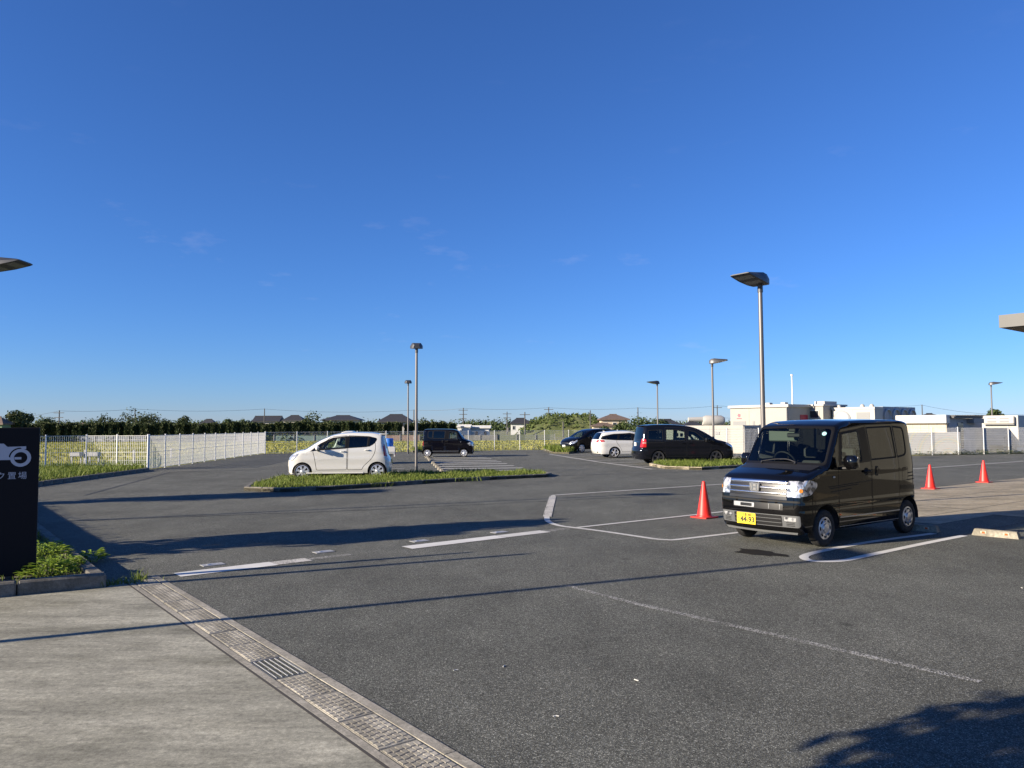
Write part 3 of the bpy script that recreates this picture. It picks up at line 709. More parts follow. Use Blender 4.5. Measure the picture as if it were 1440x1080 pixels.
rv = thing('grass_island', 'short kerbed grass island before the dark minivan holding a lamp post', 'island', (cr_.x, cr_.y, 0))
mb = MB(); mb.prism([(p.x-cr_.x, p.y-cr_.y) for p in isr], 0, .09); mb.build('soil', SOIL, rv)
for a, b in zip(isr, isr[1:]+isr[:1]):
    n = max(1, round((b-a).length/.6))
    for i in range(n): kerb_block(a+(b-a)*(i/n), a+(b-a)*((i+1)/n), rv, .12, .13, cr_-(a+b)/2, .015, PADC)
g = MB(); blades(g, [(x-cr_.x, y-cr_.y, z) for x, y, z in in_poly_pts([cr_+(p-cr_)*.96 for p in isr], 7000, .08)], .06, .24, .025, .9); part_stuff(g.build('grass', GRASSM, rv))
o1 = G(762, 634); fr = [G(775, 637.5), G(764, 633.0), G(800, 632.0), G(812, 635.5), G(800, 638.3)]
verge('grass_verge', 'small weedy grass corner with kerb beside the small dark minivan at the back fence', fr, [([fr[1], fr[0]], Vector((1, 0, 0)))], up, 1800, .15, .5, .05)
bv = [FB+fdir*10.8-Vector((0, .1, 0)), FB+fdir*15-Vector((0, .1, 0)), FB+fdir*15-Vector((0, 2.6, 0)), FB+fdir*10.8-Vector((0, 2.6, 0))]
verge('grass_verge', 'low grass strip at the back fence between the small truck and the dark van', bv, [([bv[3], bv[2]], up)], up, 3000, .15, .45, .05)

# ------------------------------------------------------------------ concrete pad at the right
PA = G(1315.6, 685.5); PB = G(1440, 672); PC_ = G(1318, 737.5)
pe = (PB-PA).normalized(); pn = Vector((pe.y, -pe.x, 0))
dp = (PC_-PA); la, lb = dp.dot(pe), dp.dot(pn)
PO = PA+pe*la                                               # far left corner, hidden behind the van
def PP(a, b): q = PO+pe*a+pn*b; return (q.x, q.y)
poly_sheet('concrete_pad', [PP(0, 0), PP(32, 0), PP(32, 30), PP(2.4, 30), PP(2.4, lb), PP(0, lb)], .004, PADC)
mb = MB()
for off in (1.55, 3.1, 4.65): q = [PP(0, off), PP(32, off), PP(32, off+.018), PP(0, off+.018)]; mb.add([(p[0], p[1], .006) for p in q], [(3, 2, 1, 0)])
for off in (3.0, 6.0, 9.0): q = [PP(off, 0), PP(off+.018, 0), PP(off+.018, 20), PP(off, 20)]; mb.add([(p[0], p[1], .008) for p in q], [(3, 2, 1, 0)])
struct(mb.build('pad_joints', pmat('joint_dark', (.05, .045, .04), .9)))
# asphalt paving seams
mb = MB()
def ribbon(mb, pts, w, z, mi=0, w1=None):
    pts = [Vector((p[0], p[1], 0)) for p in pts]; n = len(pts); Lf = []; Rt = []
    for i in range(n):
        d = (pts[min(i+1, n-1)]-pts[max(i-1, 0)]).normalized(); nn = Vector((-d.y, d.x, 0)); ww = w if w1 is None else w+(w1-w)*i/(n-1)
        Lf.append((pts[i].x+nn.x*ww/2, pts[i].y+nn.y*ww/2, z)); Rt.append((pts[i].x-nn.x*ww/2, pts[i].y-nn.y*ww/2, z))
    mb.add(Lf+Rt, [(i, n+i, n+i+1, i+1) for i in range(n-1)], mi)
def wob(a, b, n=40, amp=.025):
    return [a+(b-a)*(i/n)+Vector((0, rnd.gauss(0, amp), 0)) for i in range(n+1)]
ribbon(mb, wob(G(100, 733), G(520, 717)), .05, .004); ribbon(mb, wob(G(520, 717), G(1060, 690.5)), .05, .004)
ribbon(mb, wob(G(118, 697), G(240, 664)), .07, .004); ribbon(mb, wob(G(240, 664), G(420, 659.5)), .10, .004); ribbon(mb, wob(G(790, 669), G(1090, 660)), .10, .004)
struct(mb.build('paving_seams', pmat('seam_tar', (.014, .014, .014), .7)))

# ------------------------------------------------------------------ painted markings
def curve(pts, n=6):
    P = [Vector((p[0], p[1], 0)) for p in pts]; out_ = []
    for i in range(len(P)-1):
        p0 = P[max(i-1, 0)]; p1 = P[i]; p2 = P[i+1]; p3 = P[min(i+2, len(P)-1)]
        for j in range(n):
            t = j/n; out_.append(.5*((2*p1)+(p2-p0)*t+(2*p0-5*p1+4*p2-p3)*t*t+(3*p1-p0-3*p2+p3)*t**3))
    return out_+[P[-1]]
def marking(name, pts, w, mat, z=.006): mb = MB(); ribbon(mb, pts, w, z); return struct(mb.build(name, mat))
stopA, stopB = G(249, 809), G(791, 744.5); sd = (stopB-stopA)
def sp_(t): return stopA+sd*t
def stopseg(t0, t1, w, mat, z=.006, n=12): marking('stop_line', [sp_(t0+(t1-t0)*i/n) for i in range(n+1)], w, mat, z)
ta = lambda px, py: (G(px, py)-stopA).dot(sd)/sd.length_squared
stopseg(0, ta(385, 793), .30, LINEF); stopseg(ta(385, 793), ta(432, 786.5), .26, LINEM); stopseg(ta(432, 786.5), ta(490, 779), .14, LINEW)
stopseg(ta(574, 771), ta(711, 756), .30, LINEF); stopseg(ta(712, 756), ta(770, 748), .28, LINE); stopseg(ta(770, 748), ta(800, 744), .2, LINEW)
marking('bay_line', curve([G(778, 697), G(772.5, 715), G(769, 728), G(772.5, 734.5), G(787, 739.5), G(809, 742.5), G(845, 747), G(899, 755), G(922, 758.3), G(937, 759.3), G(953, 759), G(1020, 751.3), G(1075, 745)]), .105, LINE)
marking('bay_line', [G(769.5, 727), G(772.5, 715), G(777.5, 698)], .17, LINEM, .009)
marking('bay_line', [G(777, 696.7), G(1060, 678.2)], .10, LINE, .0075); marking('bay_line', [G(812, 742.3), G(1045, 717)], .10, LINE, .009)
marking('bay_line', curve([G(1313, 750.5), G(1227, 762), G(1167, 773), G(1140, 779), G(1130.5, 783.5), G(1137, 788.2), G(1157, 790), G(1187, 788.5), G(1220, 781.5), G(1293, 766), G(1356, 753.5)]), .12, LINEF)
marking('lane_line', [G(1200, 664.5), G(1286, 659.4), G(1470, 646.5)], .11, LINE)
marking('worn_line', wob(G(797, 824), G(900, 851), 10, .003), .075, LINEW); marking('worn_line', wob(G(900, 850.5), G(1379, 960), 24, .004), .085, LINEM if False else LINEW)
# double bay lines of the middle lot: one pair per bay boundary
ML = [(678, 641, 601, 642.2), (691, 645, 606, 646.2), (684, 643, 604, 644.2), (698, 647.5, 609, 648.8), (705, 649.5, 612, 650.8), (713, 652, 615, 653.2), (723, 655, 618, 656.5), (735, 658, 620.5, 659.3), (748, 661.7, 623, 662.8)]
for x1, y1, x0, y0 in ML: marking('bay_line', [G(x0, y0), G(x1, y1)], .27, LINES)
for x0, y0, x1, y1 in ((391, 669.3, 430, 669.0), (404, 665.6, 436, 665.2), (545, 652.5, 566, 652), (545, 656, 567, 655.6), (546, 659.6, 568, 659), (546, 663.2, 570, 662.6), (546, 666.6, 571, 666), (430, 668.8, 545, 667)): marking('bay_line', [G(x0, y0), G(x1, y1)], .12, LINE)
marking('bay_line', [G(772, 638.7), G(840, 649.6), G(917, 660)], .14, LINE, .009)
for x0, y0, x1 in ((783, 640, 830), (796, 642.2, 848), (812, 645, 866), (829, 648, 890), (850, 651.2, 906), (868, 653.6, 930), (890, 656.6, 940)): marking('bay_line', [G(x0, y0), G(x1, y0-(x1-x0)*.028)], .12, LINE)
mk = [(299, 794.3), (455, 776.2), (590, 761), (702, 748.6)]
BLUEP = noisy('plate_blue', (.10, .14, .24), (.42, .42, .42), 18, .5, lo=.45, hi=.55)
for i, (px, py) in enumerate(mk):
    mb = MB(); mb.box((0, 0, .004), (.28, .16, .008), 0, .003); mb.box((0, 0, .009), (.14, .07, .004), 1)
    o = mb.build('ground_plate', [pmat('plate_grey', (.30, .30, .29), .5), BLUEP], None, tuple(G(px, py)), math.atan2(sd.y, sd.x))
    tag(o, 'small grey and blue plate set in the asphalt, '+['nearest the drain', 'second from the drain', 'third from the drain', 'nearest the curved bay line'][i], 'ground plate', 'plates beside the stop line')
# oily wet patch under the nose of the black van
mb = MB(); c = G(1068, 777.5); n = 40; vs = [(c.x, c.y, .005)]
for i in range(n):
    a = 2*math.pi*i/n; r = 1+.16*math.sin(3*a+1)+.10*math.sin(5*a)+.08*math.sin(9*a+2); q = c+E2*(-.36*r*math.cos(a))+E1*(.21*r*math.sin(a)); vs.append((q.x, q.y, .005))
mb.add(vs, [(0, 1+i, 1+(i+1) % n) for i in range(n)]); struct(mb.build('wet_patch', pmat('wet_asphalt', (.012, .012, .0125), .75, 0, .1)))
for i, (px, py, a, lab) in enumerate(((641, 943, .5, 'white scrap lying on the asphalt, leftmost of the near ones'), (709, 937.5, 1.1, 'tiny white scrap between two larger ones on the asphalt'), (895, 957, 2.3, 'curved white scrap below the worn line on the asphalt'), (782, 1008, .1, 'white scrap closest to the lower picture edge'), (1437, 827, 1.4, 'white scrap at the right edge of the asphalt'))):
    mb = MB(); mb.path([(-.018, 0, .004), (0, .005, .005), (.018, 0, .004)], .0038, 6)
    tag(mb.build('paper_scrap', pmat('paper', (.50, .49, .46), .7), None, tuple(G(px, py)), a), lab, 'litter', 'white scraps on the asphalt')
# ------------------------------------------------------------------ fences
def fence(label, pts, bay, H=1.5, grp='white mesh fences round the car park', dw=.075, wr=.0055, first=True, last=True, hs=9):
    f = thing('mesh_fence', label, 'fence', tuple(pts[0]), 0, grp); o0 = Vector(pts[0])
    for a, b in zip(pts[:-1], pts[1:]):
        a = Vector(a); b = Vector(b); d = b-a; n = max(1, round(d.length/bay)); w = d.length/n; rz = math.atan2(d.y, d.x)
        pm = MB(); pm.box((0, 0, H/2), (.05, .05, H), 0, .006); pm.box((0, 0, H+.01), (.058, .058, .02), 0, .004); pmesh = pm.mesh('post', FENCE)
        wm = MB(); k = int((w-.06)/dw)
        for i in range(k+1):
            x = .03+(w-.06)*i/k; wm.tube((x, 0, .06), (x, 0, H-.03), wr, n=4, caps=False)
        wmesh = wm.mesh('wire_panel', FENCE)
        rm = MB(); 
        for j in range(hs):
            z = .06+(H-.1)*j/(hs-1); rm.tube((.0, .008, z), (w, .008, z), .005 if j not in (0, hs-1, hs//2) else .011, n=4, caps=False)
        rmesh = rm.mesh('cross_wires', FENCE)
        for i in range(n+1):
            p = a+d*(i/n)-o0
            if (i < n or last): link('post', pmesh, f, tuple(p), rz)
            if i < n: link('wire_panel', wmesh, f, tuple(p), rz); link('cross_wires', rmesh, f, tuple(p), rz)
    return f
F97 = FA+Vector((-2.75, .25, 0)); F0 = F97+(G(66, 664)-G(97, 663)).normalized()*6
fence('white mesh fence section standing in the grass verge left of the corner', [FA, F97, F0], 1.4, 1.5, dw=.08, wr=.007)
fence('long white mesh fence receding along the left edge of the asphalt', [FA+Vector((.03, .06, 0)), FB], 1.85, 1.5, dw=.05)
fence('white mesh fence running across the back between car park and rice field', [FB+Vector((.06, .0, 0)), FC, FD], 2.05, 1.52, dw=.09)
fence('white mesh fence in front of the cream buildings at the right', [FE0+edir*-3, FE2], 1.95, 1.65, dw=.075, wr=.0045, hs=12)
wv = MB()
for i in range(90):
    p = FE0+edir*rnd.uniform(10, 24.5); leafy(wv, (p.x, p.y-rnd.uniform(.05, .4), 0), 10, .25, rnd.uniform(.1, .45), .14)
stuff(wv.build('weeds', FOLM), 'low green weeds growing along the foot of the right hand fence', 'weeds')
wv = MB()
for i in range(46):
    p = FB+fdir*rnd.choice([rnd.uniform(16, 19), rnd.uniform(21.5, 25), rnd.uniform(20, 28)]); leafy(wv, (p.x, p.y+rnd.uniform(-.5, .2), 0), 12, .3, rnd.uniform(.2, .6), .16)
stuff(wv.build('weeds', FOLM), 'scattered weeds along the foot of the back fence', 'weeds')

# ------------------------------------------------------------------ lamps
def make_lamp(name, label, base, hd, H=4.85, grp='grey car park lamp posts', r=.053):
    o = thing(name, label, 'lamp post', tuple(base), math.atan2(hd[1], hd[0]), grp)
    p = MB(); p.tube((0, 0, 0), (0, 0, H-.12), r, r*.86, 16); p.build('pole', METAL, o, smooth=50)
    b = MB(); b.tube((0, 0, 0), (0, 0, .30), r*1.14, r*1.14, 16); b.build('base_collar', METALD, o, smooth=50); b = MB(); b.tube((0, 0, H-.26), (0, 0, H-.06), r*1.05, r*1.05, 14); b.build('collar', METALD, o, smooth=50)
    # wedge head: curved spine rising from the pole, tapering outwards
    h = MB(); prof = [(-.13, -.10, .03, .12), (-.04, -.11, .11, .20), (.12, -.09, .13, .235), (.38, -.045, .10, .245), (.66, .02, .075, .235), (.72, .04, .06, .225)]
    vs = []
    for x, zb, zt, hw in prof: vs += [(x, -hw, zb), (x, hw, zb), (x, hw, (zb+zt)/2), (x, hw*.72, zt), (x, -hw*.72, zt), (x, -hw, (zb+zt)/2)]
    fs = []
    for i in range(len(prof)-1):
        for j in range(6): fs.append((i*6+j, i*6+6+j, i*6+6+(j+1) % 6, i*6+(j+1) % 6))
    fs += [tuple(range(6)), tuple(reversed(range(len(vs)-6, len(vs))))]
    h.add([(v[0], v[1], v[2]+H) for v in vs], [tuple(reversed(f)) for f in fs]); hd_ = h.build('lamp_head', METALD, o, smooth=35)
    g = MB(); g.add([(.16, -.19, H-.088), (.16, .19, H-.088), (.62, .19, H+.006), (.62, -.19, H+.006)], [(0, 1, 2, 3)]); g.add([(.14, -.205, H-.090), (.14, .205, H-.090), (.64, .205, H+.012), (.64, -.205, H+.012)], [(0, 1, 2, 3)])
    g.build('lamp_glass', PANEL, hd_); return o
b = AT(1072.5, 392, 16.2)
make_lamp('lamp_post', 'tall grey lamp post standing close behind the black van', (AT(1076, 720, 16.2).x, 16.2, 0), -E1)
make_lamp('lamp_post', 'grey lamp post in the grass island right of the white hatchback', (G(585.3, 667).x, G(585.3, 667).y, 0), A2)
make_lamp('lamp_post', 'distant lamp post by the back fence behind the small truck', (AT(573.7, 634, 52).x, 52, 0), A2)
make_lamp('lamp_post', 'lamp post in front of the nose of the dark minivan', (G(1004, 652).x, G(1004, 652).y, 0), Vector((.95, -.31, 0)))
make_lamp('lamp_post', 'lamp post rising behind the roof of the dark minivan', (AT(925.5, 630, 54).x, 54, 0), Vector((-.95, -.31, 0)))
make_lamp('lamp_post', 'lamp post behind the mesh fence near the white refrigerated container', (AT(1397, 630, 57).x, 57, 0), Vector((.95, -.31, 0)))
bx = AT(-10, 372, 14.2); make_lamp('lamp_post', 'lamp post at the left picture edge with only its head in view', (bx.x-.12, 14.2, 0), Vector((1, .02, 0)), 4.82)
make_lamp('lamp_post', 'lamp post beside the path, out of the picture at the left, throwing a long shadow', (-8.75, 4.42, 0), Vector((0, 1, 0)), 4.85)
pm = MB(); pm.tube((0, 0, 0), (0, 0, 3.0), .075, .045, 12); tag(pm.build('marker_post', METAL, None, (-8.2, 7.0, .08), smooth=50), 'slim tapered post in the planting bed left of the sign', 'post')

# ------------------------------------------------------------------ trees
def leafcloud(mb, c, rad, n, ls, shell=.55, flat=.0, mi=0):
    for i in range(n):
        while True:
            v = Vector((rnd.uniform(-1, 1), rnd.uniform(-1, 1), rnd.uniform(-1, 1)))
            if .02 < v.length < 1: break
        v = v.normalized()*(shell+(1-shell)*rnd.random())*(1+.18*math.sin(5*v.x+3*v.z)+.12*math.sin(9*v.y))
        p = Vector((c[0]+v.x*rad[0], c[1]+v.y*rad[1], c[2]+v.z*rad[2])); l = ls*rnd.uniform(.6, 1.3)
        nrm = (v+Vector((rnd.gauss(0, .6), rnd.gauss(0, .6), rnd.gauss(0, .6)))).normalized(); a = nrm.orthogonal().normalized(); b = nrm.cross(a)
        t = rnd.uniform(0, 6.28); u = a*math.cos(t)+b*math.sin(t); w = nrm.cross(u)
        mb.add([p-u*l*.5, p+w*l*.3, p+u*l*.5, p-w*l*.3], [(0, 1, 2, 3)], mi)
def make_tree(name, label, loc, H, Wd, mat, n=700, ls=None, grp=None, base=.25, blobs=9, cat='tree'):
    o = thing(name, label, cat, loc, 0, grp); t = MB(); r = max(.05, H*.028)
    t.tube((0, 0, 0), (0, 0, H*.5), r, r*.6, 8); tips = []
    for i in range(6):
        a = i*1.05+rnd.uniform(-.3, .3); z0 = H*rnd.uniform(.22, .5); e = (math.cos(a)*Wd*.33, math.sin(a)*Wd*.33, z0+H*rnd.uniform(.12, .3)); t.tube((0, 0, z0), e, r*.45, r*.15, 6)
    t.build('trunk', BARK, o); c = MB(); ls = ls or H*.06
    for i in range(blobs):
        a = rnd.uniform(0, 6.28); q = rnd.random(); z = H*(base+(1-base)*(.18+.64*q)); rr = Wd*.5*(.62 if q < .7 else .35)*rnd.uniform(.3, 1); br = Wd*rnd.uniform(.19, .32)
        leafcloud(c, (rr*math.cos(a), rr*math.sin(a), z), (br, br, br*rnd.uniform(.6, .9)), n//blobs, ls)
    part_stuff(c.build('crown', mat, o)); return o
# trees standing left of the picture; their shadows cross the forecourt
def shade_tree(tipx, tipy, H, Wd, base, label, n=1100, ls=.17):
    k = (H-.15)/math.tan(SUN_EL); p = (tipx-SHX*k, tipy-SHY*k, .08); return make_tree('young_tree', label, p, H, Wd, FOLM, n, ls, 'young trees along the forecourt', base, 12)
q = G(850, 731); shade_tree(q.x, q.y, 4.1, 2.3, .02, 'young tree in the planting bed outside the left picture edge', 3600, .22)
q = G(640, 685); shade_tree(q.x, q.y, 5.0, 2.3, .02, 'second young tree beyond the planting bed outside the left picture edge', 3600, .25)
make_tree('young_tree', 'bushy young tree beside the path outside the left picture edge', (-2.90, 1.27, 0), 3.9, 2.0, FOLM, 2600, .17, 'young trees along the forecourt', .34, 12)
# clipped hedge in the bed, hidden behind the sign; its top edge shades the kerb side
h0 = G(150, 771); kk = .84/math.tan(SUN_EL); hp = Vector((h0.x-SHX*kk, h0.y-SHY*kk, 0))
hd = MB(); hn = 36
for i in range(hn):
    p = k2*(.28*i); hd.box((p.x, p.y, .40), (.34, .5, .66), 1, .05, math.atan2(k2.y, k2.x)); leafcloud(hd, (p.x, p.y, .44), (.30, .30, .40), 120, .11, .8)
hdg = hd.build('hedge', [FOLM, FOLD], None, (hp.x, hp.y, .08)); tag(hdg, 'low clipped hedge in the planting bed behind the dark sign', 'hedge')

# ------------------------------------------------------------------ the dark sign
SB = pmat('sign_board', (.004, .004, .007), .7, 0, .25); SW = pmat('sign_print', (.42, .44, .50), .5)
sb = AT(53.0, 700, 8.75); sdir = Vector((-.9, -.436, 0)).normalized()
sg = thing('motorcycle_sign', 'dark navy board sign with a white motorcycle symbol above lettering, standing in the bed', 'sign', (sb.x, sb.y, .10), math.atan2(-sdir.y, -sdir.x))
mb = MB(); mb.box((-.95, .03, .845), (1.9, .06, 1.65), 0, .006); mb.build('board', SB, sg)
for x in (-.25, -1.65): mb = MB(); mb.box((x, .03, .01), (.08, .05, .06)); mb.build('foot', METALD, sg)
PX = 8.75/1082
def su(px, py): return (-(54.2-px)*PX/1.169, (606.4-py)*PX+1.75-.10)
def flat(name, polys, y=-.0015):
    mb = MB()
    for poly in polys: mb.add([(u, y, w) for u, w in poly]+[(u, y-.003, w) for u, w in poly], [tuple(range(len(poly), 2*len(poly)))]+[(i, (i+1) % len(poly), len(poly)+(i+1) % len(poly), len(poly)+i) for i in range(len(poly))])
    return mb.build(name, SW, sg)
def z8(x, y): return su(x/10.8, 590+y/10.8)
def ring(cx, cy, r0, r1, n=36):
    mb = MB(); vs = []
    for i in range(n):
        a = 2*math.pi*i/n
        for r in (r0, r1): vs.append((cx+r*math.cos(a), -.0045, cy+r*math.sin(a)))
    mb.add(vs, [(2*i, 2*((i+1) % n), 2*((i+1) % n)+1, 2*i+1) for i in range(n)]); return mb
cw = z8(312, 603); ring(cw[0], cw[1], .064, .100).build('wheel_symbol', SW, sg)
ring(cw[0]-.62, cw[1], .064, .100).build('wheel_symbol', SW, sg)
hub = [z8(312+0, 592), z8(322, 592), z8(322, 627), z8(220, 627), z8(220, 592)]
flat('fork_symbol', [hub[1:]])
arc = []
for i in range(9):
    a = math.radians(172-i*10); arc.append((cw[0]+.115*math.cos(a), cw[1]+.115*math.sin(a)))
arc = arc[::-1]
body = [z8(390, 432), z8(390, 475), z8(330, 476)]+arc+[z8(186, 632), z8(-260, 632), z8(-300, 560), z8(-420, 470), z8(-330, 430), z8(-180, 440), z8(-60, 388), z8(55, 388), z8(112, 437)]
mb = MB(); mb.add([(u, -.004, w) for u, w in body], [tuple(range(len(body)))]); mb.build('motorcycle_symbol', SW, sg)
RX = Matrix.Rotation(math.pi/2, 4, 'X')
for ch, px in (('場', 32.2), ('置', 17.6), ('ク', 2.6), ('イ', -12.5), ('バ', -27)):
    u, w = su(px, 671); text('lettering', ch, .088, SW, sg, Matrix.Translation((u, -.003, w)) @ RX, .0005)

# ------------------------------------------------------------------ cones, wheel stops
CONER = noisy('cone_red', (.50, .02, .016), (.64, .028, .02), 7, .45, lo=.3, hi=.6)
def cone(px, py, label, k=1.0):
    p = G(px, py); o = thing('traffic_cone', label, 'traffic cone', tuple(p), .66, 'red traffic cones'); s = k
    b = MB(); b.box((0, 0, .014), (.38*s, .38*s, .028), 0, .008); b.build('base', pmat('cone_base', (.50, .03, .02), .55), o)
    c = MB(); c.lathe([(.155*s, .028), (.152*s, .04), (.138*s, .05), (.035*s, .66*s), (.030*s, .69*s), (.018*s, .70*s), (.001, .70*s)], 32); c.build('cone_body', CONER, o, smooth=40); return o
cone(990.5, 728, 'red traffic cone left of the black van nose'); cone(1308.5, 687.5, 'red traffic cone just right of the black van tail', .96); cone(1384, 678.5, 'red traffic cone farthest right, standing at the edge of the concrete pad', .97)
STOPC = concrete('wheel_stop_concrete', (.17, .155, .125), (.23, .21, .17), (.28, .255, .21)); REFL = pmat('reflector_orange', (.60, .11, .03), .3)
stopm = MB(); 
vs = []
for x, w0, w1, h in ((-.30, .075, .050, .105), (.30, .075, .050, .105)):
    s_ = .03 if x > 0 else -.03
    vs += [(x+s_, -w0, 0), (x+s_, w0, 0), (x, w1, h-.012), (x-s_*.2, w1-.012, h), (x-s_*.2, -w1+.012, h), (x, -w1, h-.012)]
stopm.add(vs, [(i, (i+1) % 6, 6+(i+1) % 6, 6+i) for i in range(6)]+[tuple(reversed(range(6))), tuple(range(6, 12))])
stopme = stopm.mesh('wheel_stop', STOPC)
rfm = MB(); rfm.box((0, 0, 0), (.085, .012, .036), 0, .004); rfm.box((0, 0, 0), (.045, .016, .03), 1); rfme = rfm.mesh('reflector', [pmat('reflector_frame', (.5, .45, .36), .5), REFL])
def wheel_stop(p, rz, label, grp='concrete wheel stops', refl=True):
    o = tag(link('wheel_stop', stopme, None, tuple(p), rz), label, 'wheel stop', grp)
    if refl:
        for x in (-.16, .16):
            for g in (-1, 1):
                q = link('reflector', rfme, o, (x, g*.064, .06)); q.rotation_euler = (g*-.24, 0, 0)
    return o
n1 = G(1366.5, 752.3); n2 = G(1432, 758.5); rz1 = math.atan2((n2-n1).y, (n2-n1).x); 
wheel_stop((n1+n2)/2+E1*.07, rz1, 'concrete wheel stop with two orange reflectors in the empty bay right of the van')
n3 = G(1306, 748); wheel_stop(n3+E1*.07+(n1-n2).normalized()*.2, rz1, 'shaded concrete wheel stop behind the rear wheel of the black van')
n4 = G(1455, 757); wheel_stop(n4+(n2-n1).normalized()*.28+E1*.25, rz1, 'concrete wheel stop cut by the right picture edge')
w0, w1 = G(598.5, 642.3), G(621.5, 664.0); wd_ = (w1-w0)
order = ['farthest', 'second farthest', 'third farthest', 'fourth farthest', 'fifth farthest', 'fifth nearest', 'fourth nearest', 'third nearest', 'second nearest', 'nearest']
for i, t in enumerate((.02, .12, .24, .34, .46, .56, .68, .78, .89, .985)):
    wheel_stop(w0+wd_*t, math.atan2(wd_.y, wd_.x), 'pale wheel stop in the row by the striped bays, %s of ten' % order[i], 'wheel stops in a row down the middle lot', False)
# ------------------------------------------------------------------ facility buildings at the right
CREAM = noisy('cream_panel', (.29, .275, .245), (.32, .305, .272), 1.2, .6, lo=.3, hi=.7); PARA = noisy('parapet_white', (.50, .49, .455), (.53, .52, .485), 1.5, .6); CREAM2 = noisy('white_panel', (.36, .35, .325), (.39, .38, .355), 1.5, .55, lo=.3, hi=.7)
GREYW = noisy('grey_wall', (.28, .29, .31), (.35, .36, .38), 1.5, .7); TAN = noisy('tan_board', (.42, .36, .26), (.50, .43, .32), 2, .8, mscale=(1, 1, 4))
WIN = pmat('window_dark', (.03, .035, .045), .08); SLATE = noisy('slate_roof', (.022, .023, .026), (.045, .045, .05), 6, .55); ROOFB = noisy('brown_roof', (.10, .07, .055), (.16, .115, .09), 4, .7)
STEEL = pmat('steel_duct', (.34, .35, .36), .5, .2); REDS = pmat('red_sign', (.32, .02, .05), .5); LOUV = pmat('louvre_grey', (.20, .205, .21), .6)
def face_box(mb, x0, x1, y0, y1, z0, z1, mi=0, ch=0): mb.box(((x0+x1)/2, (y0+y1)/2, (z0+z1)/2), (x1-x0, y1-y0, z1-z0), mi, ch)
class Site:
    """one building on the forecourt grid: origin at its near right corner, x along the sunlit front (towards the left is negative), y to the back"""
    def __init__(s, name, label, cat, o, ang, grp=None): s.t = thing(name, label, cat, (o[0], o[1], 0), ang, grp)
    def box(s, name, mat, x0, x1, y0, y1, z0, z1, ch=0, parent=None):
        mb = MB(); face_box(mb, x0, x1, y0, y1, z0, z1, 0, ch); return mb.build(name, mat, parent or s.t)
FANG = math.atan2(-E2.y, -E2.x)
def site(name, label, cat, px, Y, da=0.0, grp=None): p = AT(px, 600, Y); return Site(name, label, cat, (p.x, p.y), FANG+da, grp)
s = site('plant_room', 'cream flat roofed plant room with a white mast and red sign', 'building', 1108.5, 56)
s.box('wall', CREAM, -5.0, 0, 0, 3.0, 0, 3.15); s.box('roof', CREAM2, -5.15, .12, -.14, 3.15, 3.151, 3.36, .02)
for x in (-2.2, -.9): s.box('roof_vent', CREAM2, x, x+.35, .5, .9, 3.362, 3.52)
s.box('louvre', LOUV, -4.75, -3.6, -.02, -.002, 1.62, 2.15); s.box('louvre', LOUV, -3.0, -2.8, -.02, -.002, 1.7, 2.15); s.box('wall_seam', LOUV, -3.32, -3.30, -.012, -.002, .1, 3.1)
s.box('door', CREAM2, .002, .03, .35, 1.2, .1, 2.1); dp_ = MB(); dp_.tube((-.06, -.06, .05), (-.06, -.06, 3.15), .05, .05, 8); dp_.build('downpipe', LOUV, s.t); s.box('wall_sign', REDS, .002, .03, 1.55, 2.55, 2.05, 2.6)
logo = MB(); logo.tube((-4.2, -.012, 2.6), (-4.2, -.003, 2.6), .15, .12, 5); logo.box((-4.2, -.008, 2.36), (.45, .012, .08)); logo.build('emblem', pmat('emblem_plum', (.24, .10, .13), .6), s.t)
mst = MB(); mst.tube((0, 0, 0), (0, 0, 2.55), .055, .05, 10); mst.tube((0, 0, 2.55), (0, 0, 2.67), .09, .09, 10); o = mst.build('mast', FENCE, s.t, (-.15, .85, 2.9))
s = site('plant_room', 'smaller cream plant room with a grey side wall and louvre window', 'building', 1158, 57)
s.box('wall', CREAM, -1.5, 0, 0, 3.2, 0, 3.25); s.box('roof', CREAM2, -1.6, .1, -.1, 3.3, 3.251, 3.38); s.box('roof_hood', CREAM2, -.8, .02, .2, 1.9, 3.382, 3.6)
fr = s.box('window', CREAM2, -1.15, -.3, -.03, -.002, 2.3, 2.95); s.box('pane', WIN, -1.08, -.37, -.035, -.028, 2.37, 2.88, 0, fr); s.box('wall_seam', LOUV, .002, .012, 1.6, 1.63, .1, 3.2)
s = site('cooling_unit', 'row of white air handling cabinets topped with round silver fan cowls', 'machinery', 1230.5, 55)
s.box('cabinet', CREAM2, -3.2, -1.66, 0, 1.2, 0, 2.95); s.box('cabinet', CREAM2, -1.65, 0, 0, 1.2, 0, 2.95); s.box('frame', CREAM2, -3.25, .03, -.04, 1.22, 2.952, 3.12)
c = MB(); c.lathe([(.70, 0), (.62, -.10), (.42, -.16), (.08, -.18)], 20, 0, 'y', (-2.45, -.02, 2.2)); c.build('fan_cowl', STEEL, s.t, smooth=50)
s.box('louvre', LOUV, -1.35, -.35, -.02, -.002, 1.7, 2.75)
for k in range(4):
    y = 1.24+k*1.26; s.box('cabinet', GREYW, -1.4, -.02, y, y+1.22, 0, 3.15); c = MB(); c.lathe([(.56, 0), (.56, .12), (.48, .15), (.40, -.04), (.06, -.06)], 18, 0, 'x', (-.03, y+.61, 2.45)); c.build('fan_cowl', STEEL, s.t, smooth=50)
for x in (-3.0, -1.2, -.5): d = MB(); d.lathe([(.16, 0), (.16, .10), (.10, .2), (.001, .23)], 12, 0, 'z', (x, .6, 3.12)); d.build('roof_vent', CREAM2, s.t, smooth=50)
s = site('equipment_container', 'long cream equipment container behind the dark minivan', 'container', 1045, 46)
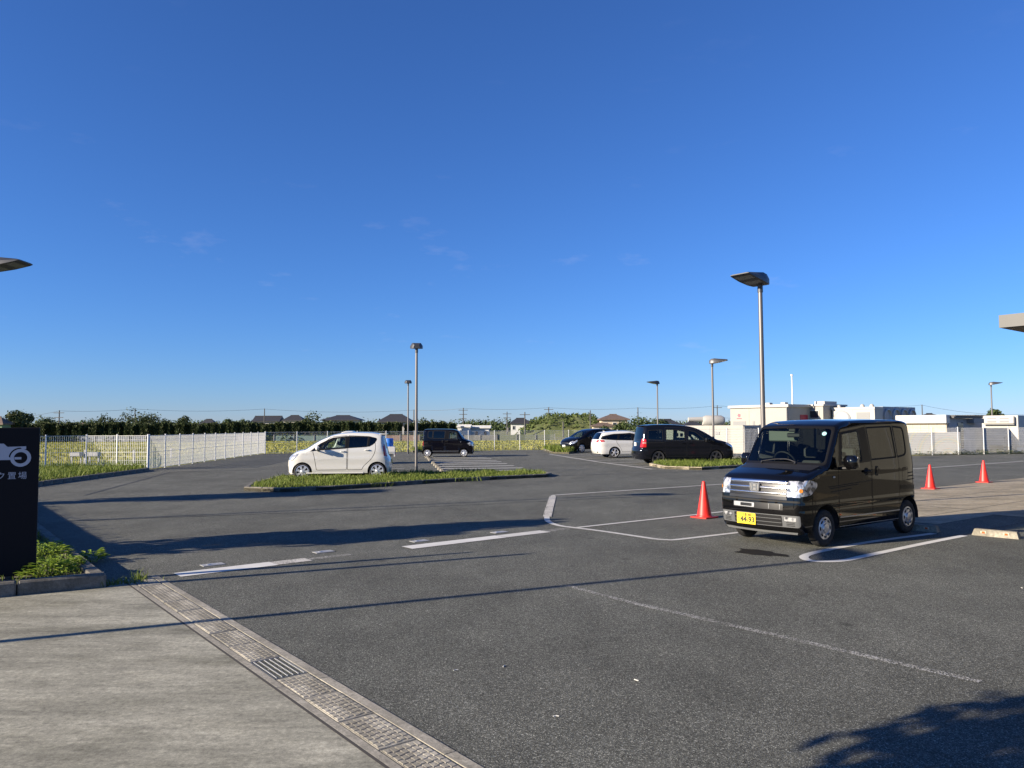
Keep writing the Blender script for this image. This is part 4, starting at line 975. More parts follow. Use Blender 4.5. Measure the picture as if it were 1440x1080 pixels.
s.box('body', CREAM, -6.2, 0, 0, 2.0, .12, 1.82, .02)
s.box('grille_panel', CREAM2, .002, .04, .05, 1.5, .12, 1.75)
for k in range(9): s.box('louvre_slat', LOUV, .042, .06, .12+k*.15, .20+k*.15, .2, 1.7)
for x in (-5.0, -3.75, -2.5, -1.25): s.box('panel_seam', GREYW, x, x+.02, -.012, -.001, .2, 1.78)
s.box('vent', LOUV, -2.0, -1.7, -.03, -.001, 1.25, 1.42); s.box('vent', LOUV, -4.4, -4.15, -.03, -.001, 1.25, 1.42)
tk = MB(); tk.lathe([(.001, -.85), (.3, -.82), (.42, -.6), (.42, .6), (.3, .82), (.001, .85)], 20, 0, 'x'); tk.tube((-1.9, 0, .12), (-.8, 0, .12), .16, .2, 12)
for x in (-.5, .5): tk.box((x, 0, -.45), (.12, .5, .3))
p = AT(1003, 592, 58); tag(tk.build('storage_tank', CREAM2, None, tuple(p), .05, 50), 'white round storage tank with a thick pipe above the cream container', 'tank')
lg = MB(); lg.box((p.x-.0, p.y, (p.z-.6)/2), (1.4, .7, p.z-.6)); tag(lg.build('tank_plinth', CREAM2), 'plain cream plinth carrying the white storage tank', 'plinth')
s = site('store_building', 'beige flat roofed store with a white parapet behind the mesh fence', 'building', 1331, 48)
s.box('wall', TAN, -2.75, 0, 0, 4.0, 0, 1.9); s.box('parapet', PARA, -3.0, .12, -.3, .25, 1.902, 2.42, .02); s.box('side_wall', GREYW, -.3, .04, .26, 4.1, 0, 2.2)
s.box('door_opening', WIN, .042, .06, 1.5, 2.3, .3, 1.95); s.box('roof', SLATE, -2.9, .35, .27, 4.6, 2.22, 2.32)
for k in range(18): s.box('roof_rib', SLATE, -2.8, .42, .3+k*.24, .42+k*.24, 2.325, 2.41)
s.box('awning', LOUV, .05, .45, 2.9, 4.5, 1.9, 2.2)
for k in range(6): s.box('wall_batten', CREAM2, -2.6+k*.5, -2.575+k*.5, -.02, -.001, .1, 1.85)
MUR = pmat('mural_wall', (.5, .5, .48), .7); N_, L_, b_ = nodes(MUR); t_ = N_.new('ShaderNodeTexCoord'); w_ = N_.new('ShaderNodeTexWave'); w_.wave_type = 'RINGS'; w_.rings_direction = 'Y'; w_.inputs['Scale'].default_value = .42; w_.inputs['Distortion'].default_value = .6
mp_ = N_.new('ShaderNodeMapping'); mp_.inputs['Location'].default_value = (-4.2, 0, .2); L_(t_.outputs['Object'], mp_.inputs[0]); L_(mp_.outputs[0], w_.inputs['Vector'])
L_(ramp(N_, L_, w_.outputs['Fac'], [(0, (.5, .5, .48)), (.45, (.5, .5, .48)), (.6, (.56, .40, .30)), (.75, (.36, .48, .50)), (1, (.56, .50, .34))]), b_.inputs['Base Color'])
p = FE0+edir*((AT(1280, 600, 43.5)-FE0).dot(edir))+Vector((.6, 2.3, 0)); s = Site('mural_screen', 'pale screen wall with a faded rainbow mural behind the mesh fence', 'wall', (p.x, p.y), math.atan2(edir.y, edir.x)-.24)
s.box('wall', MUR, 0, 5.0, 0, .1, 0, 1.35)
for j in range(12): s.box('rib', pmat('screen_rib', (.52, .52, .5), .6), -.01, 5.01, -.03, -.002, .08+j*.108, .11+j*.108)
s = site('store_building', 'low grey block with a flat roof left of the refrigerated container', 'building', 1368, 56); s.box('wall', GREYW, -2.4, 0, 0, 4, 0, 2.4); s.box('roof', SLATE, -2.6, .2, -.2, 4.2, 2.41, 2.52)
s = site('refrigerated_container', 'white refrigerated container with a cooling unit on its end wall', 'container', 1432, 51)
s.box('body', CREAM2, -2.2, 0, 0, 5.5, .4, 2.42, .02)
u = s.box('cooling_box', CREAM2, -2.0, -.15, -.28, -.002, 1.85, 2.36, .04)
for x in (-1.75, -1.0):
    for z in (1.95, 2.18): s.box('grille', LOUV, x, x+.55, -.30, -.281, z, z+(.08 if z > 2.1 else .13), 0, u)
s.box('shelf', LOUV, -2.0, -.15, -.25, -.003, 1.78, 1.82); rack = MB()
for x in (-.75, -.25): rack.tube((x, -.25, 0), (x, -.25, 1.0), .03)
rack.tube((-.75, -.25, 1.0), (-.25, -.25, 1.0), .03); rack.tube((-.5, -.25, .2), (-.5, -.25, .9), .06); rack.build('gas_rack', LOUV, s.t)
for x in (-2.0, -.35): s.box('skid', CREAM2, x, x+.2, .0, 5.2, 0, .39)
# canopy building at the right edge, mostly out of the picture
cc = AT(1405, 461, 14.6)
cb = thing('canopy_building', 'grey flat canopy with a small box on its roof at the right picture edge', 'building', (cc.x, cc.y, 0), math.atan2(E1.y, E1.x))
FAS = noisy('fascia_grey', (.045, .046, .046), (.053, .054, .054), 1.5, .5); SOF = noisy('soffit', (.10, .095, .085), (.13, .12, .105), 2, .8); BW = noisy('building_wall', (.150, .149, .132), (.172, .171, .152), 1.2, .8, mscale=(1, 1, .3))
zc = cc.z; th = 17.8*14.6/1082
mb = MB(); face_box(mb, 0, 14, -16, 0, zc, zc+th); mb.build('canopy', FAS, cb)
mb = MB(); face_box(mb, .06, 13.9, -15.9, -.06, zc-.012, zc-.004); mb.build('soffit', SOF, cb)
mb = MB(); face_box(mb, 2.2, 13.5, -15.5, -.6, 0, zc-.013); mb.build('wall', BW, cb)
for k in range(14): mb = MB(); face_box(mb, 2.185, 2.199, -1.1-k*1.02, -1.07-k*1.02, .46, zc-.02); mb.build('reflection_line', LOUV, cb)  # unseen joint lines, added to break up the reflection in the black van
mb = MB(); face_box(mb, 2.15, 2.198, -15.5, -.6, .005, .45); mb.build('plinth', pmat('reflection_band', (.05, .048, .042), .8), cb)  # unseen dark base band, added for its reflection in the black van
for y in (-.35, -6, -12): mb = MB(); mb.box((.35, y, zc/2-.01), (.16, .16, zc-.03)); mb.build('column', FAS, cb) if y < -1 else None
mb = MB(); mb.box((.14, -.52, zc+th+.14), (.18, .2, .15), 0, .015); mb.tube((.14, -.52, zc+th), (.14, -.52, zc+th+.07), .03); mb.build('roof_box', CREAM2, cb)

# ------------------------------------------------------------------ rice field and far background
ra = FB+Vector((1, 3, 0))
rice = [(FA.x-.7, FA.y+1.6), (FB.x-.6, FB.y+.6), (FD.x, FD.y+.8), (16, 68), (16, 104), (-110, 104), (-110, 44)]
poly_sheet('rice_paddy', rice, -.06, pmat('rice_ground', (.24, .245, .055), .95))
N_, L_, b_ = nodes(MATS['rice_ground']); t_ = N_.new('ShaderNodeTexCoord'); f_ = noise(N_, L_, .16, 7, .65, t_.outputs['Object'], mscale=(.35, 1.5, 1))
L_(ramp(N_, L_, f_, [(.3, (.17, .20, .04)), (.5, (.26, .255, .055)), (.72, (.33, .30, .075))]), b_.inputs['Base Color'])
mb = MB(); pts = []
for x, y, z in in_poly_pts(rice, 46000, -.06):
    if y < 40 and rnd.random() < .3: continue
    pts.append((x, y, z))
blades(mb, pts, .10, .22, .12, .5); stuff(mb.build('rice_crop', RICE), 'ripening yellow green rice filling the field behind the fence', 'crop')
gt = MB(); pts = in_poly_pts([(FA.x-14, FA.y+.3), (FA.x-1, FA.y+.3), (FB.x-.8, FB.y), (FB.x-2.8, FB.y), (FA.x-4, FA.y+3.5), (FA.x-16, FA.y+3.5)], 6000, -.08); blades(gt, pts, .1, .45, .05, .8); stuff(gt.build('grass', GRASSM), 'rough green grass bank outside the left fence', 'grass')
WBX = pmat('box_white', (.36, .36, .36), .5)
for px, lab in ((107, 'white box on legs beyond the fence, left of two'), (132, 'white box on legs beyond the fence, right of two')):
    p = AT(px, 655, 37); mb = MB(); mb.box((0, 0, .60), (.50, .3, .20), 0, .02)
    for x in (-.22, .22): mb.box((x, 0, .2), (.05, .05, .56))
    tag(mb.build('meter_box', WBX, None, (p.x, 37, -.05)), lab, 'meter box', 'white boxes in the rice field')
for px, lab in ((119, 'short white stake beside the boxes beyond the fence'), (188, 'short white stake near the fence corner'), (240, 'short white stake standing behind the long slanting fence')):
    p = AT(px, 655, 37 if px < 200 else 40); mb = MB(); mb.box((0, 0, .35), (.07, .07, .9)); tag(mb.build('stake', WBX, None, (p.x, p.y, -.05)), lab, 'stake', 'white stakes in the rice field')
# hedge of dark conifers
def hedgerow(x0, x1, y0, y1, zt, name, label, mat, per, wdt=1.6, ls=.32, seg=26):
    mb = MB(); Lh = math.hypot(x1-x0, y1-y0); ph = rnd.uniform(0, 9)
    hf = lambda d: zt*(.94+.035*math.sin(d*1.9+ph)+.04*math.sin(d*.73+2*ph)+.03*math.sin(d*4.7)+.02*math.sin(d*9.1))
    ff = lambda d: .22*math.sin(d*2.6+ph)+.14*math.sin(d*6.1)
    for i in range(seg):
        t = (i+.5)/seg; mb.box((x0+(x1-x0)*t, y0+(y1-y0)*t, hf(t*Lh)*.46), (Lh/seg*1.02, wdt*.7, hf(t*Lh)*.92), 1, .1)
    for i in range(per):
        d = rnd.random()*Lh; h = hf(d); t = d/Lh
        if rnd.random() < .72: z = h*rnd.random()**.8; y = -wdt*.5+ff(d)-.1*rnd.random()-.2*(1-z/h)
        else: z = h*rnd.uniform(.95, 1.06); y = rnd.uniform(-wdt*.55, wdt*.4)
        p = Vector((x0+(x1-x0)*t, y0+(y1-y0)*t+y, z)); l = ls*rnd.uniform(.6, 1.4); w = l*.34; a = rnd.gauss(0, .5)
        u = Vector((math.sin(a), rnd.gauss(-.25, .3), math.cos(a))).normalized(); s = Vector((math.cos(rnd.gauss(0, .9)), math.sin(rnd.gauss(0, .9)), 0)); s = (s-u*s.dot(u)).normalized()
        mb.add([p-u*l*.5, p+s*w, p+u*l*.5, p-s*w], [(0, 1, 2, 3)])
    return tag(mb.build(name, [mat, FOLD]), label, 'hedge')
hl = AT(20, 600, 112).x; hr = AT(565, 600, 116).x
hedgerow(hl, hr, 112, 116, 2.42, 'conifer_hedge', 'long dark conifer hedge beyond the rice field', FOLD, 26000, 1.6, .5, 60)
hedgerow(hr+.5, AT(640, 600, 120).x, 117, 120, 2.3, 'conifer_hedge', 'shorter dark hedge continuing behind the parked black van', FOLD, 5500, 1.5, .5, 16)
def strip_px(px0, px1, Y, z, mat, name, lab, cat, h): 
    a, b = AT(px0, 600, Y).x, AT(px1, 600, Y).x; mb = MB(); mb.box(((a+b)/2, Y, h/2-.1), (b-a, .4, h)); return tag(mb.build(name, mat), lab, cat)
HOUSE = dict(cream=noisy('house_cream', (.50, .46, .36), (.56, .52, .42), 1, .8), white=noisy('house_white', (.55, .55, .52), (.62, .62, .59), 1, .8), grey=noisy('house_grey', (.30, .29, .27), (.36, .35, .33), 1, .8), green=noisy('house_green', (.14, .22, .13), (.18, .27, .16), 1, .8), tan=noisy('house_tan', (.46, .38, .27), (.52, .44, .32), 1, .8))
def house(label, px0, px1, ptop, peave, Y, wall, roof=SLATE, hip=True, depth=None, windows=2, ang=0.0, grp='houses beyond the rice field'):
    a = AT(px0, peave, Y); b = AT(px1, peave, Y); w = b.x-a.x; ze = a.z; zr = AT((px0+px1)/2, ptop, Y).z; d = depth or w*.7; t = thing('house', label, 'house', ((a.x+b.x)/2, Y+d/2, -.1), ang, grp)
    ov = w*.07; mb = MB(); mb.box((0, 0, ze/2), (w-2*ov, d-2*ov, ze)); mb.build('wall', HOUSE[wall], t)
    r = MB(); x, y = w/2, d/2; rl = max(.3, (w-d)/2+w*.04) if hip else x
    r.add([(-x, -y, ze), (x, -y, ze), (x, y, ze), (-x, y, ze), (-rl, 0, zr), (rl, 0, zr), (-x, -y, ze-.22), (x, -y, ze-.22), (x, y, ze-.22), (-x, y, ze-.22)],
          [(0, 1, 5, 4), (1, 2, 5), (2, 3, 4, 5), (3, 0, 4), (6, 7, 1, 0), (7, 8, 2, 1), (8, 9, 3, 2), (9, 6, 0, 3), (9, 8, 7, 6)])
    rr = r.build('roof', roof, t); rd = MB(); rd.tube((-rl, 0, zr+.04), (rl, 0, zr+.04), .10, n=6); rd.build('ridge', roof, rr)
    for i in range(windows):
        wx = (-.3+.6*i/max(1, windows-1))*w; f = MB(); f.box((wx, -(d/2-ov)-.03, ze-1.15), (w*.13, .06, 1.0)); f = f.build('window', HOUSE['white'], t); g = MB(); g.box((wx, -(d/2-ov)-.065, ze-1.15), (w*.13-.16, .01, .86)); g.build('pane', WIN, f)
    return t
house('house with a long black gabled roof behind the dark hedge, leftmost of the black roofs', 354, 393, 584.5, 591.5, 230, 'grey', hip=False, windows=2)
house('cream house with a black hipped roof, second from the left behind the hedge', 396, 427, 583.5, 590.5, 230, 'cream', windows=2)
house('wide black roofed house with pale gable walls behind the white hatchback', 450, 506, 583.5, 590, 240, 'cream', hip=True, depth=9)
house('house with a broad black hipped roof left of the mid lamp posts', 530, 579, 582, 592, 220, 'grey', windows=2)
house('small house with a black pyramid roof and white wall beside the grassy bank', 716, 748, 587.5, 594.5, 190, 'white', windows=2)
house('tan two storey house with a brown hipped roof right of the grassy bank', 843, 886, 582, 588.5, 150, 'tan', ROOFB, windows=3, depth=5)
house('low tan annexe in front of the brown roofed house', 832, 866, 594.5, 597.5, 148, 'tan', ROOFB, windows=1, depth=3)
house('dark hip roofed house behind the dark minivan, farther right', 915, 962, 589, 597.5, 170, 'grey', windows=1)
house('low dark roofed house left of the white tank', 962, 990, 592.5, 597.5, 200, 'grey', windows=1)
house('green house with a brown roof above the dark sign', -42, 4, 585.5, 594, 100, 'green', ROOFB, windows=2, depth=2.4)
house('dark gabled roof peeping over the hedge at the left', 280, 302, 589, 595.5, 220, 'grey', windows=1)
house('far pale roof between the trees at the left', 104, 124, 594.5, 596.5, 210, 'cream', ROOFB, windows=1)
house('dark roofed house right of the beige store parapet', 1300, 1322, 581, 584, 160, 'grey', windows=1)
house('low white flat building beyond the fence behind the dark van', 650, 690, 598.6, 599.6, 124, 'white', HOUSE['white'], False, 6, 3)
house('low white annexe left of the small black roofed house', 642, 662, 597.2, 598.2, 121, 'white', HOUSE['white'], False, 5, 1)
# trees behind the hedge
TR = [(22, 574, 104, 46, FOLD, 'large dark tree left above the sign'), (35, 580, 118, 34, FOLM, 'bushy tree right of the large one above the sign'), (62, 592, 130, 40, FOLM, 'low round tree beside the left utility pole'), (150, 588, 140, 50, FOLD, 'rounded dark tree on the left slope of the tree mound'), (182, 584, 140, 60, FOLD, 'tallest dark tree of the mound above the hedge'), (212, 585, 140, 50, FOLD, 'dark tree on the right slope of the mound'),
      (258, 586, 135, 26, FOLD, 'spreading dark pine left of the far gable'), (320, 592, 140, 36, FOLM, 'low tree in the gap between gable and black roof'), (345, 593, 140, 30, FOLD, 'dark shrubby tree before the first black roof'), (438, 583, 128, 42, FOLD, 'dark round tree between the two middle houses'), (462, 592, 125, 40, FOLD, 'dark low tree before the wide black roof'), (120, 597, 135, 50, FOLM, 'low green tree left of the mound'), (235, 593, 138, 40, FOLD, 'low dark tree right of the mound'),
      (662, 597, 200, 22, FOLD, 'far dark tree behind the low white building'), (875, 597, 120, 34, FOLM, 'green bush in front of the tan house'), (905, 593, 115, 62, FOLM, 'wide dark green tree beside the minivan roof'), (930, 596, 118, 50, FOLM, 'green tree behind the minivan roof'), (852, 601, 125, 24, FOLM, 'small bush by the tan annexe'), (1398, 576.5, 130, 30, FOLM, 'dark tree top behind the refrigerated container'), (590, 594, 125, 46, FOLD, 'dark tree behind the mid lamp post'), (620, 596, 128, 40, FOLD, 'dark tree over the parked black van')]
for px, pt, Y, wpx, mt, lab in TR:
    p = AT(px, pt, Y); H = (p.z+.1)*1.07; wd = wpx*Y/1082; make_tree('tree', lab, (p.x, Y, -.1), H, wd, mt, 1700, max(.35, H*.075), 'trees beyond the rice field', .18, 9)
# grassy bank and far woods
a, b = AT(728, 600, 165), AT(850, 600, 165); mb = MB(); nx, ny = 60, 14; vs = []
for j in range(ny+1):
    for i in range(nx+1):
        u, v = i/nx, j/ny; h = 4.1*min(1, (u/.28))**.8*min(1, (1-u)/.15)**.6*math.sin(math.pi*min(1, v*1.0))**.5*(1+.05*math.sin(19*u)+.04*math.sin(41*u)); vs.append((a.x+(b.x-a.x)*u, 150+30*v, -.15+max(0, h)))
mb.add(vs, [(j*(nx+1)+i, j*(nx+1)+i+1, (j+1)*(nx+1)+i+1, (j+1)*(nx+1)+i) for j in range(ny) for i in range(nx)])
struct(mb.build('grassy_bank', noisy('bank_green', (.055, .075, .02), (.12, .13, .04), .5, .95, lo=.3, hi=.7), smooth=60))
mb = MB()
for i in range(260):
    u = rnd.random(); k = int(u*nx); q = vs[rnd.randint(1, ny-2)*(nx+1)+k]; leafcloud(mb, (q[0], q[1], q[2]+.2), (.9, .9, rnd.uniform(.3, .8)), 12, .55)
stuff(mb.build('shrubs', FOLY), 'olive green scrub covering the grassy bank', 'scrub')
mb = MB()
for i in range(150):
    px = rnd.uniform(560, 1500); Y = rnd.uniform(330, 520); p = AT(px, 600, Y); h = rnd.uniform(4, 6.5) if px < 850 or px > 1250 else rnd.uniform(3, 5); leafcloud(mb, (p.x, Y, h*.4), (rnd.uniform(6, 14), 4, h*.62), 190, 1.3, .5)
for i in range(110):
    px = rnd.uniform(-60, 560); Y = rnd.uniform(280, 420); p = AT(px, 600, Y); h = rnd.uniform(4, 6); leafcloud(mb, (p.x, Y, h*.4), (rnd.uniform(6, 12), 4, h*.6), 150, 1.2, .5)
stuff(mb.build('far_woods', FOLM), 'thin band of far woodland along the horizon', 'woods')
mb = MB()
for i in range(420):
    px = rnd.uniform(30, 640); p = AT(px, 615, 106+rnd.uniform(-1.5, 2)); leafcloud(mb, (p.x, p.y, .3), (1.2, .5, rnd.uniform(.3, .7)), 14, .4)
stuff(mb.build('weeds', FOLY), 'weedy strip between the rice field and the dark hedge', 'weeds')
# dull plot edges seen through the fence: low net covered frames
for i, (p0, p1, c, lab) in enumerate(((110, 205, (.30, .33, .38), 'bluish'), (330, 372, (.34, .30, .30), 'greyish'), (385, 470, (.20, .30, .28), 'teal'), (480, 590, (.38, .26, .20), 'reddish'), (600, 700, (.30, .30, .28), 'pale grey'), (700, 780, (.24, .27, .17), 'olive'))):
    a, b = AT(p0, 620, 104.5).x, AT(p1, 620, 104.5).x; t = thing('net_frame', 'low %s net covered frame at the far edge of the rice field' % lab, 'crop net', ((a+b)/2, 104.5, -.1), 0, 'net frames at the far field edge'); n = max(2, int((b-a)/2.2)); c = tuple(v*.45 for v in c); nm = noisy('net_%d' % i, c, tuple(v*1.25 for v in c), 2, .9)
    mb = MB(); mb.box((0, .3, .42), (b-a, .5, .84)); mb.build('net', nm, t)
    mb = MB()
    for k in range(n+1): mb.box((-(b-a)/2+(b-a)*k/n, 0, .48), (.09, .09, .98))
    part_stuff(mb.build('frame_posts', pmat('frame_grey', (.2, .2, .2), .7), t))
# utility poles and wires
POLE = pmat('pole_concrete', (.085, .083, .08), .8); WIRE = pmat('wire', (.02, .02, .022), .6); tops = []
for px, pt, Y, arms, lab in ((83.5, 577, 150, 2, 'far left above the hedge'), (190, 574.5, 160, 0, 'rising from the tree mound'), (372, 574.5, 170, 0, 'behind the leftmost black roof'), (582, 576, 175, 0, 'behind the mid lamp post'), (651.5, 573.5, 165, 3, 'with a transformer above the parked black van'), (713, 579, 180, 2, 'left of the small black roofed house'), (738, 579.5, 150, 1, 'beside the grassy bank'), (771.5, 572.5, 165, 3, 'in the middle of the grassy bank'), (830, 577, 150, 0, 'left of the tan house'), (897, 573, 165, 0, 'right of the tan house'), (1008.5, 570, 170, 1, 'left of the near lamp post'), (1296.5, 569, 170, 0, 'above the beige store'), (792, 593, 140, 0, 'short, right part of the grassy bank')):
    p = AT(px, pt, Y); o = thing('utility_pole', 'thin utility pole '+lab, 'utility pole', (p.x, Y, -.1), 0, 'utility poles on the horizon'); mb = MB(); mb.tube((0, 0, 0), (0, 0, p.z+.1), .15, .10, 8); mb.build('pole', POLE, o)
    for k in range(arms): mb = MB(); mb.box((0, -.14, p.z-.4-k*.9), (2.0-.3*k, .12, .12)); mb.build('cross_arm', POLE, o)
    if arms >= 2: mb = MB(); mb.tube((.3, -.3, p.z-4.6), (.3, -.3, p.z-3.6), .3, .3, 10); mb.build('transformer', POLE, o)
    tops.append((px, p))
def wire(p, q, sag, label):
    pts = [p.lerp(q, t/24)-Vector((0, 0, 4*sag*(t/24)*(1-t/24))) for t in range(25)]; mb = MB(); mb.path(pts, .028, 4); tag(mb.build('overhead_wire', WIRE), label, 'wire', 'overhead wires on the horizon')
main = [t for t in tops if t[0] in (83.5, 190, 372, 582, 651.5, 771.5, 897, 1008.5, 1296.5)]
names = ['left tree mound', 'tree mound and first black roof', 'first black roof and mid lamp posts', 'mid lamp posts and parked black van', 'parked black van and grassy bank', 'grassy bank and tan house', 'tan house and near lamp post', 'near lamp post and beige store']
for (a, b), nm_ in zip(zip(main[:-1], main[1:]), names):
    sg_ = (b[1]-a[1]).length*.018
    for k, dz in enumerate((-.1, -2.6)): wire(a[1]+Vector((0, 0, dz)), b[1]+Vector((0, 0, dz)), sg_*(1+.4*k), '%s thin overhead wire in the span between %s' % (('upper', 'lower')[k], nm_))
wire(AT(-60, 583, 150), main[0][1]-Vector((0, 0, .1)), 1, 'thin overhead wire leaving the left picture edge'); wire(main[-1][1]-Vector((0, 0, .1)), AT(1500, 577, 175), 1.5, 'thin overhead wire leaving the right picture edge')
# ------------------------------------------------------------------ the vehicles themselves
GRILLE = pmat('grille_black', (.010, .010, .011), .35); TRIMG = pmat('fog_trim_grey', (.14, .145, .15), .35, .4); SENSOR = pmat('sensor_grey', (.40, .41, .42), .3, .3); DCHROME = pmat('dark_chrome', (.30, .31, .32), .15, 1); SILV = pmat('skid_silver', (.42, .43, .43), .35, .7)
PLATEY = pmat('plate_yellow', (.72, .50, .02), .45); PLATEW = pmat('plate_white', (.7, .7, .68), .45); INK = pmat('plate_ink', (.008, .008, .006), .5); INKG = pmat('plate_green', (.01, .08, .03), .5)
PILLAR = pmat('pillar_trim', (.006, .006, .007), .45, 0, .2)
def place(root, x, y, rz): root.location = (x, y, 0); root.rotation_euler = (0, 0, rz)
def plate(root, sh, front, y, z, mat, top, main, kana, ink):
    p, n = (sh.on_front if front else sh.on_rear)(y, z, .018); p.x -= sh.L/2; n = Vector((-1 if front else 1, 0, 0)); M = frame_at(p, n)
    mb = MB(); mb.box((0, 0, -.004), (.33, .165, .008), 0, .002); o = mb.build('number_plate', mat, root); o.matrix_local = M
    if main:
        for body, size, x, yy, bd in ((top, .044, .012, .050, .0006), (main, .108, .024, -.018, .0035), (kana, .044, -.137, -.018, .0008)): text('plate_lettering', body, size, ink, o, Matrix.Translation((x, yy, .0022)), .0008, 'CENTER', bd)
    return o

def kei_van_spec(pm, hero=True):
    L = 3.395
    prof = [(.17, .20), (.12, .27, .03), (.085, .50, .12), (.10, .70, .05), (.13, .93, .10), (.22, 1.015, .12), (.74, 1.165, .05), (1.10, 1.745, .09), (1.36, 1.828, .2), (2.2, 1.85, .6), (3.05, 1.842, .4), (3.285, 1.815, .08), (3.335, 1.35, .4), (3.365, .78, .03), (3.385, .60, .05), (3.38, .36, .05), (3.33, .23)]
    side = []
    side += sdoor([(1.0, .40), (1.0, 1.14), (1.10, 1.70), (1.855, 1.775), (1.925, 1.2), (1.925, .40)], pm, r=.03)
    side += sdoor([(1.94, .40), (1.94, 1.2), (1.87, 1.775), (2.68, 1.79), (2.765, 1.2), (2.765, .40)], pm, r=.03, n='sliding_door')
    side += [dict(n='pillar_trim', m=PILLAR, p=roundpoly([(1.02, 1.16), (1.12, 1.66), (1.69, 1.715), (1.66, 1.185)], .02), off=.001), dict(n='pillar_trim', m=PILLAR, p=[(1.63, 1.185), (1.67, 1.715), (1.86, 1.74), (1.93, 1.20)], off=.001)]
    side += swin([(1.09, 1.19), (1.165, 1.65), (1.655, 1.695), (1.685, 1.205)], .05, GLASSM, gap=.028)
    side += swin([(1.935, 1.215), (1.885, 1.735), (2.66, 1.755), (2.715, 1.235)], .03, GLASSD, gap=.026)
    side += swin([(2.735, 1.235), (2.685, 1.755), (3.04, 1.735, .10), (3.055, 1.27, .12)], .03, GLASSD, gap=.028)
    side += [dict(n='rail_trim', m=PILLAR, p=[(2.79, .735), (2.79, .80), (3.37, .775), (3.37, .705)], off=.004)]
    side += [dict(n='sill_trim', m=SILV, p=[(1.02, .395), (1.02, .412), (2.76, .412), (2.76, .395)], off=.006, merge=1), dict(n='sill_trim', m=SILV, p=[(1.02, .262), (1.02, .272), (2.72, .272), (2.72, .262)], off=.006, merge=1)]
    side += [dict(n='handle_recess', m=GAP, p=roundpoly([(1.71, .99), (1.71, 1.11), (1.83, 1.11), (1.83, .99)], .05), off=.002), dict(n='handle_recess', m=GAP, p=roundpoly([(2.03, .975), (2.03, 1.125), (2.12, 1.125), (2.12, .975)], .02), off=.002), dict(n='door_handle', m=pm, p=roundpoly([(2.055, .995), (2.055, 1.105), (2.08, 1.105), (2.08, .995)], .01), off=.014)]
    for i, (x0, x1, z0, z1) in enumerate(((.74, 1.93, .86, .91), (.78, 1.55, .835, .868), (.80, 1.35, .785, .815))):
        side += [dict(n='side_stripe', m=GAP, p=[(x0, z0-.006), (x0, z0+.006), (x1, z1+.005), (x1, z1-.005)], off=.002, merge=1)]
    for x0, x1, z in ((2.90, 3.28, .98), (2.93, 3.3, .925), (2.99, 3.32, .87)): side += [dict(n='side_stripe', m=GAP, p=[(x0, z-.008), (x0+.03, z+.008), (x1, z+.018), (x1, z)], off=.002, merge=1)]
    side += [dict(n='panel_gap', m=GAP, p=roundpoly([(2.865, .86), (2.865, 1.075), (3.045, 1.085), (3.045, .87)], .04), off=-.001, merge=1), dict(n='fuel_lid', m=pm, p=insetpoly(roundpoly([(2.865, .86), (2.865, 1.075), (3.045, 1.085), (3.045, .87)], .04), .007), s=0, solid=1)]
    side += [dict(n='headlight', m=HEADL, p=roundpoly([(.02, .735), (.02, .965), (.30, .975), (.44, .94), (.45, .885), (.30, .765)], .03), off=.004)]
    strip = []
    strip += [fpoly('cowl', BLACK, [(-.62, 1.10), (.62, 1.10), (.64, 1.175), (-.64, 1.175)], .02, .001, merge=1), fpoly('windscreen_frame', PILLAR, [(-.70, 1.165), (.70, 1.165), (.655, 1.74), (-.655, 1.74)], .05, .001, merge=1), fpoly('windscreen', GLASS, [(-.672, 1.20), (.672, 1.20), (.622, 1.705), (-.622, 1.705)], .06, -.004)]
    strip += [fpoly('grille', GRILLE, [(-.49, .735), (.49, .735), (.49, .955), (-.49, .955)], .01, .001), fpoly('headlight', HEADL, [(.495, .735), (.80, .735), (.80, .97), (.495, .955)], .02, .004), fpoly('headlight', HEADL, mir([(.495, .735), (.80, .735), (.80, .97), (.495, .955)]), .02, .004)]
    strip += [fpoly('lower_trim', pmat('lower_trim_dark', (.03, .03, .032), .2), [(-.50, .690), (.50, .690), (.49, .732), (-.49, .732)], .01, .006), fpoly('panel_gap', GAP, [(-.76, .655), (.76, .655), (.74, .682), (-.74, .682)], .01, .0, merge=1)]
    strip += [fpoly('upper_intake', GRILLE, [(-.44, .545), (.42, .545), (.42, .635), (-.44, .635)], .02, .001), fpoly('radar_cover', SENSOR, [(.02, .558), (.40, .558), (.40, .622), (.02, .622)], .012, .004), fpoly('intake_detail', GRILLE, [(.06, .568), (.27, .568), (.27, .612), (.06, .612)], .01, .006)]
    for x in (-.40, -.23): strip += [fpoly('intake_rib', TRIMG, [(x, .555), (x+.012, .555), (x+.012, .625), (x, .625)], 0, .004, merge=1)]
    strip += [fpoly('bumper_trim', TRIMG, [(-.67, .305), (.67, .305), (.69, .475), (-.69, .475)], .04, .001), fpoly('lower_intake', GRILLE, [(-.42, .315), (.40, .315), (.40, .465), (-.42, .465)], .015, .003)]
    for z in (.36, .415): strip += [fpoly('intake_rib', TRIMG, [(-.41, z), (.39, z), (.39, z+.009), (-.41, z+.009)], 0, .006, merge=1)]
    for g in (1, -1):
        q = [(.455, .395), (.63, .395), (.63, .452), (.455, .452)]; q = q if g > 0 else mir(q); strip += [fpoly('fog_light', HEADL, q, .015, .006)]
        for k in range(3): q = [(.48, .325+k*.022), (.60, .325+k*.022), (.60, .333+k*.022), (.48, .333+k*.022)]; strip += [fpoly('intake_detail', GRILLE, q if g > 0 else mir(q), 0, .003)]
    strip += [fpoly('skid_trim', SILV, [(-.60, .205), (.60, .205), (.62, .238), (-.62, .238)], 0, .006)]
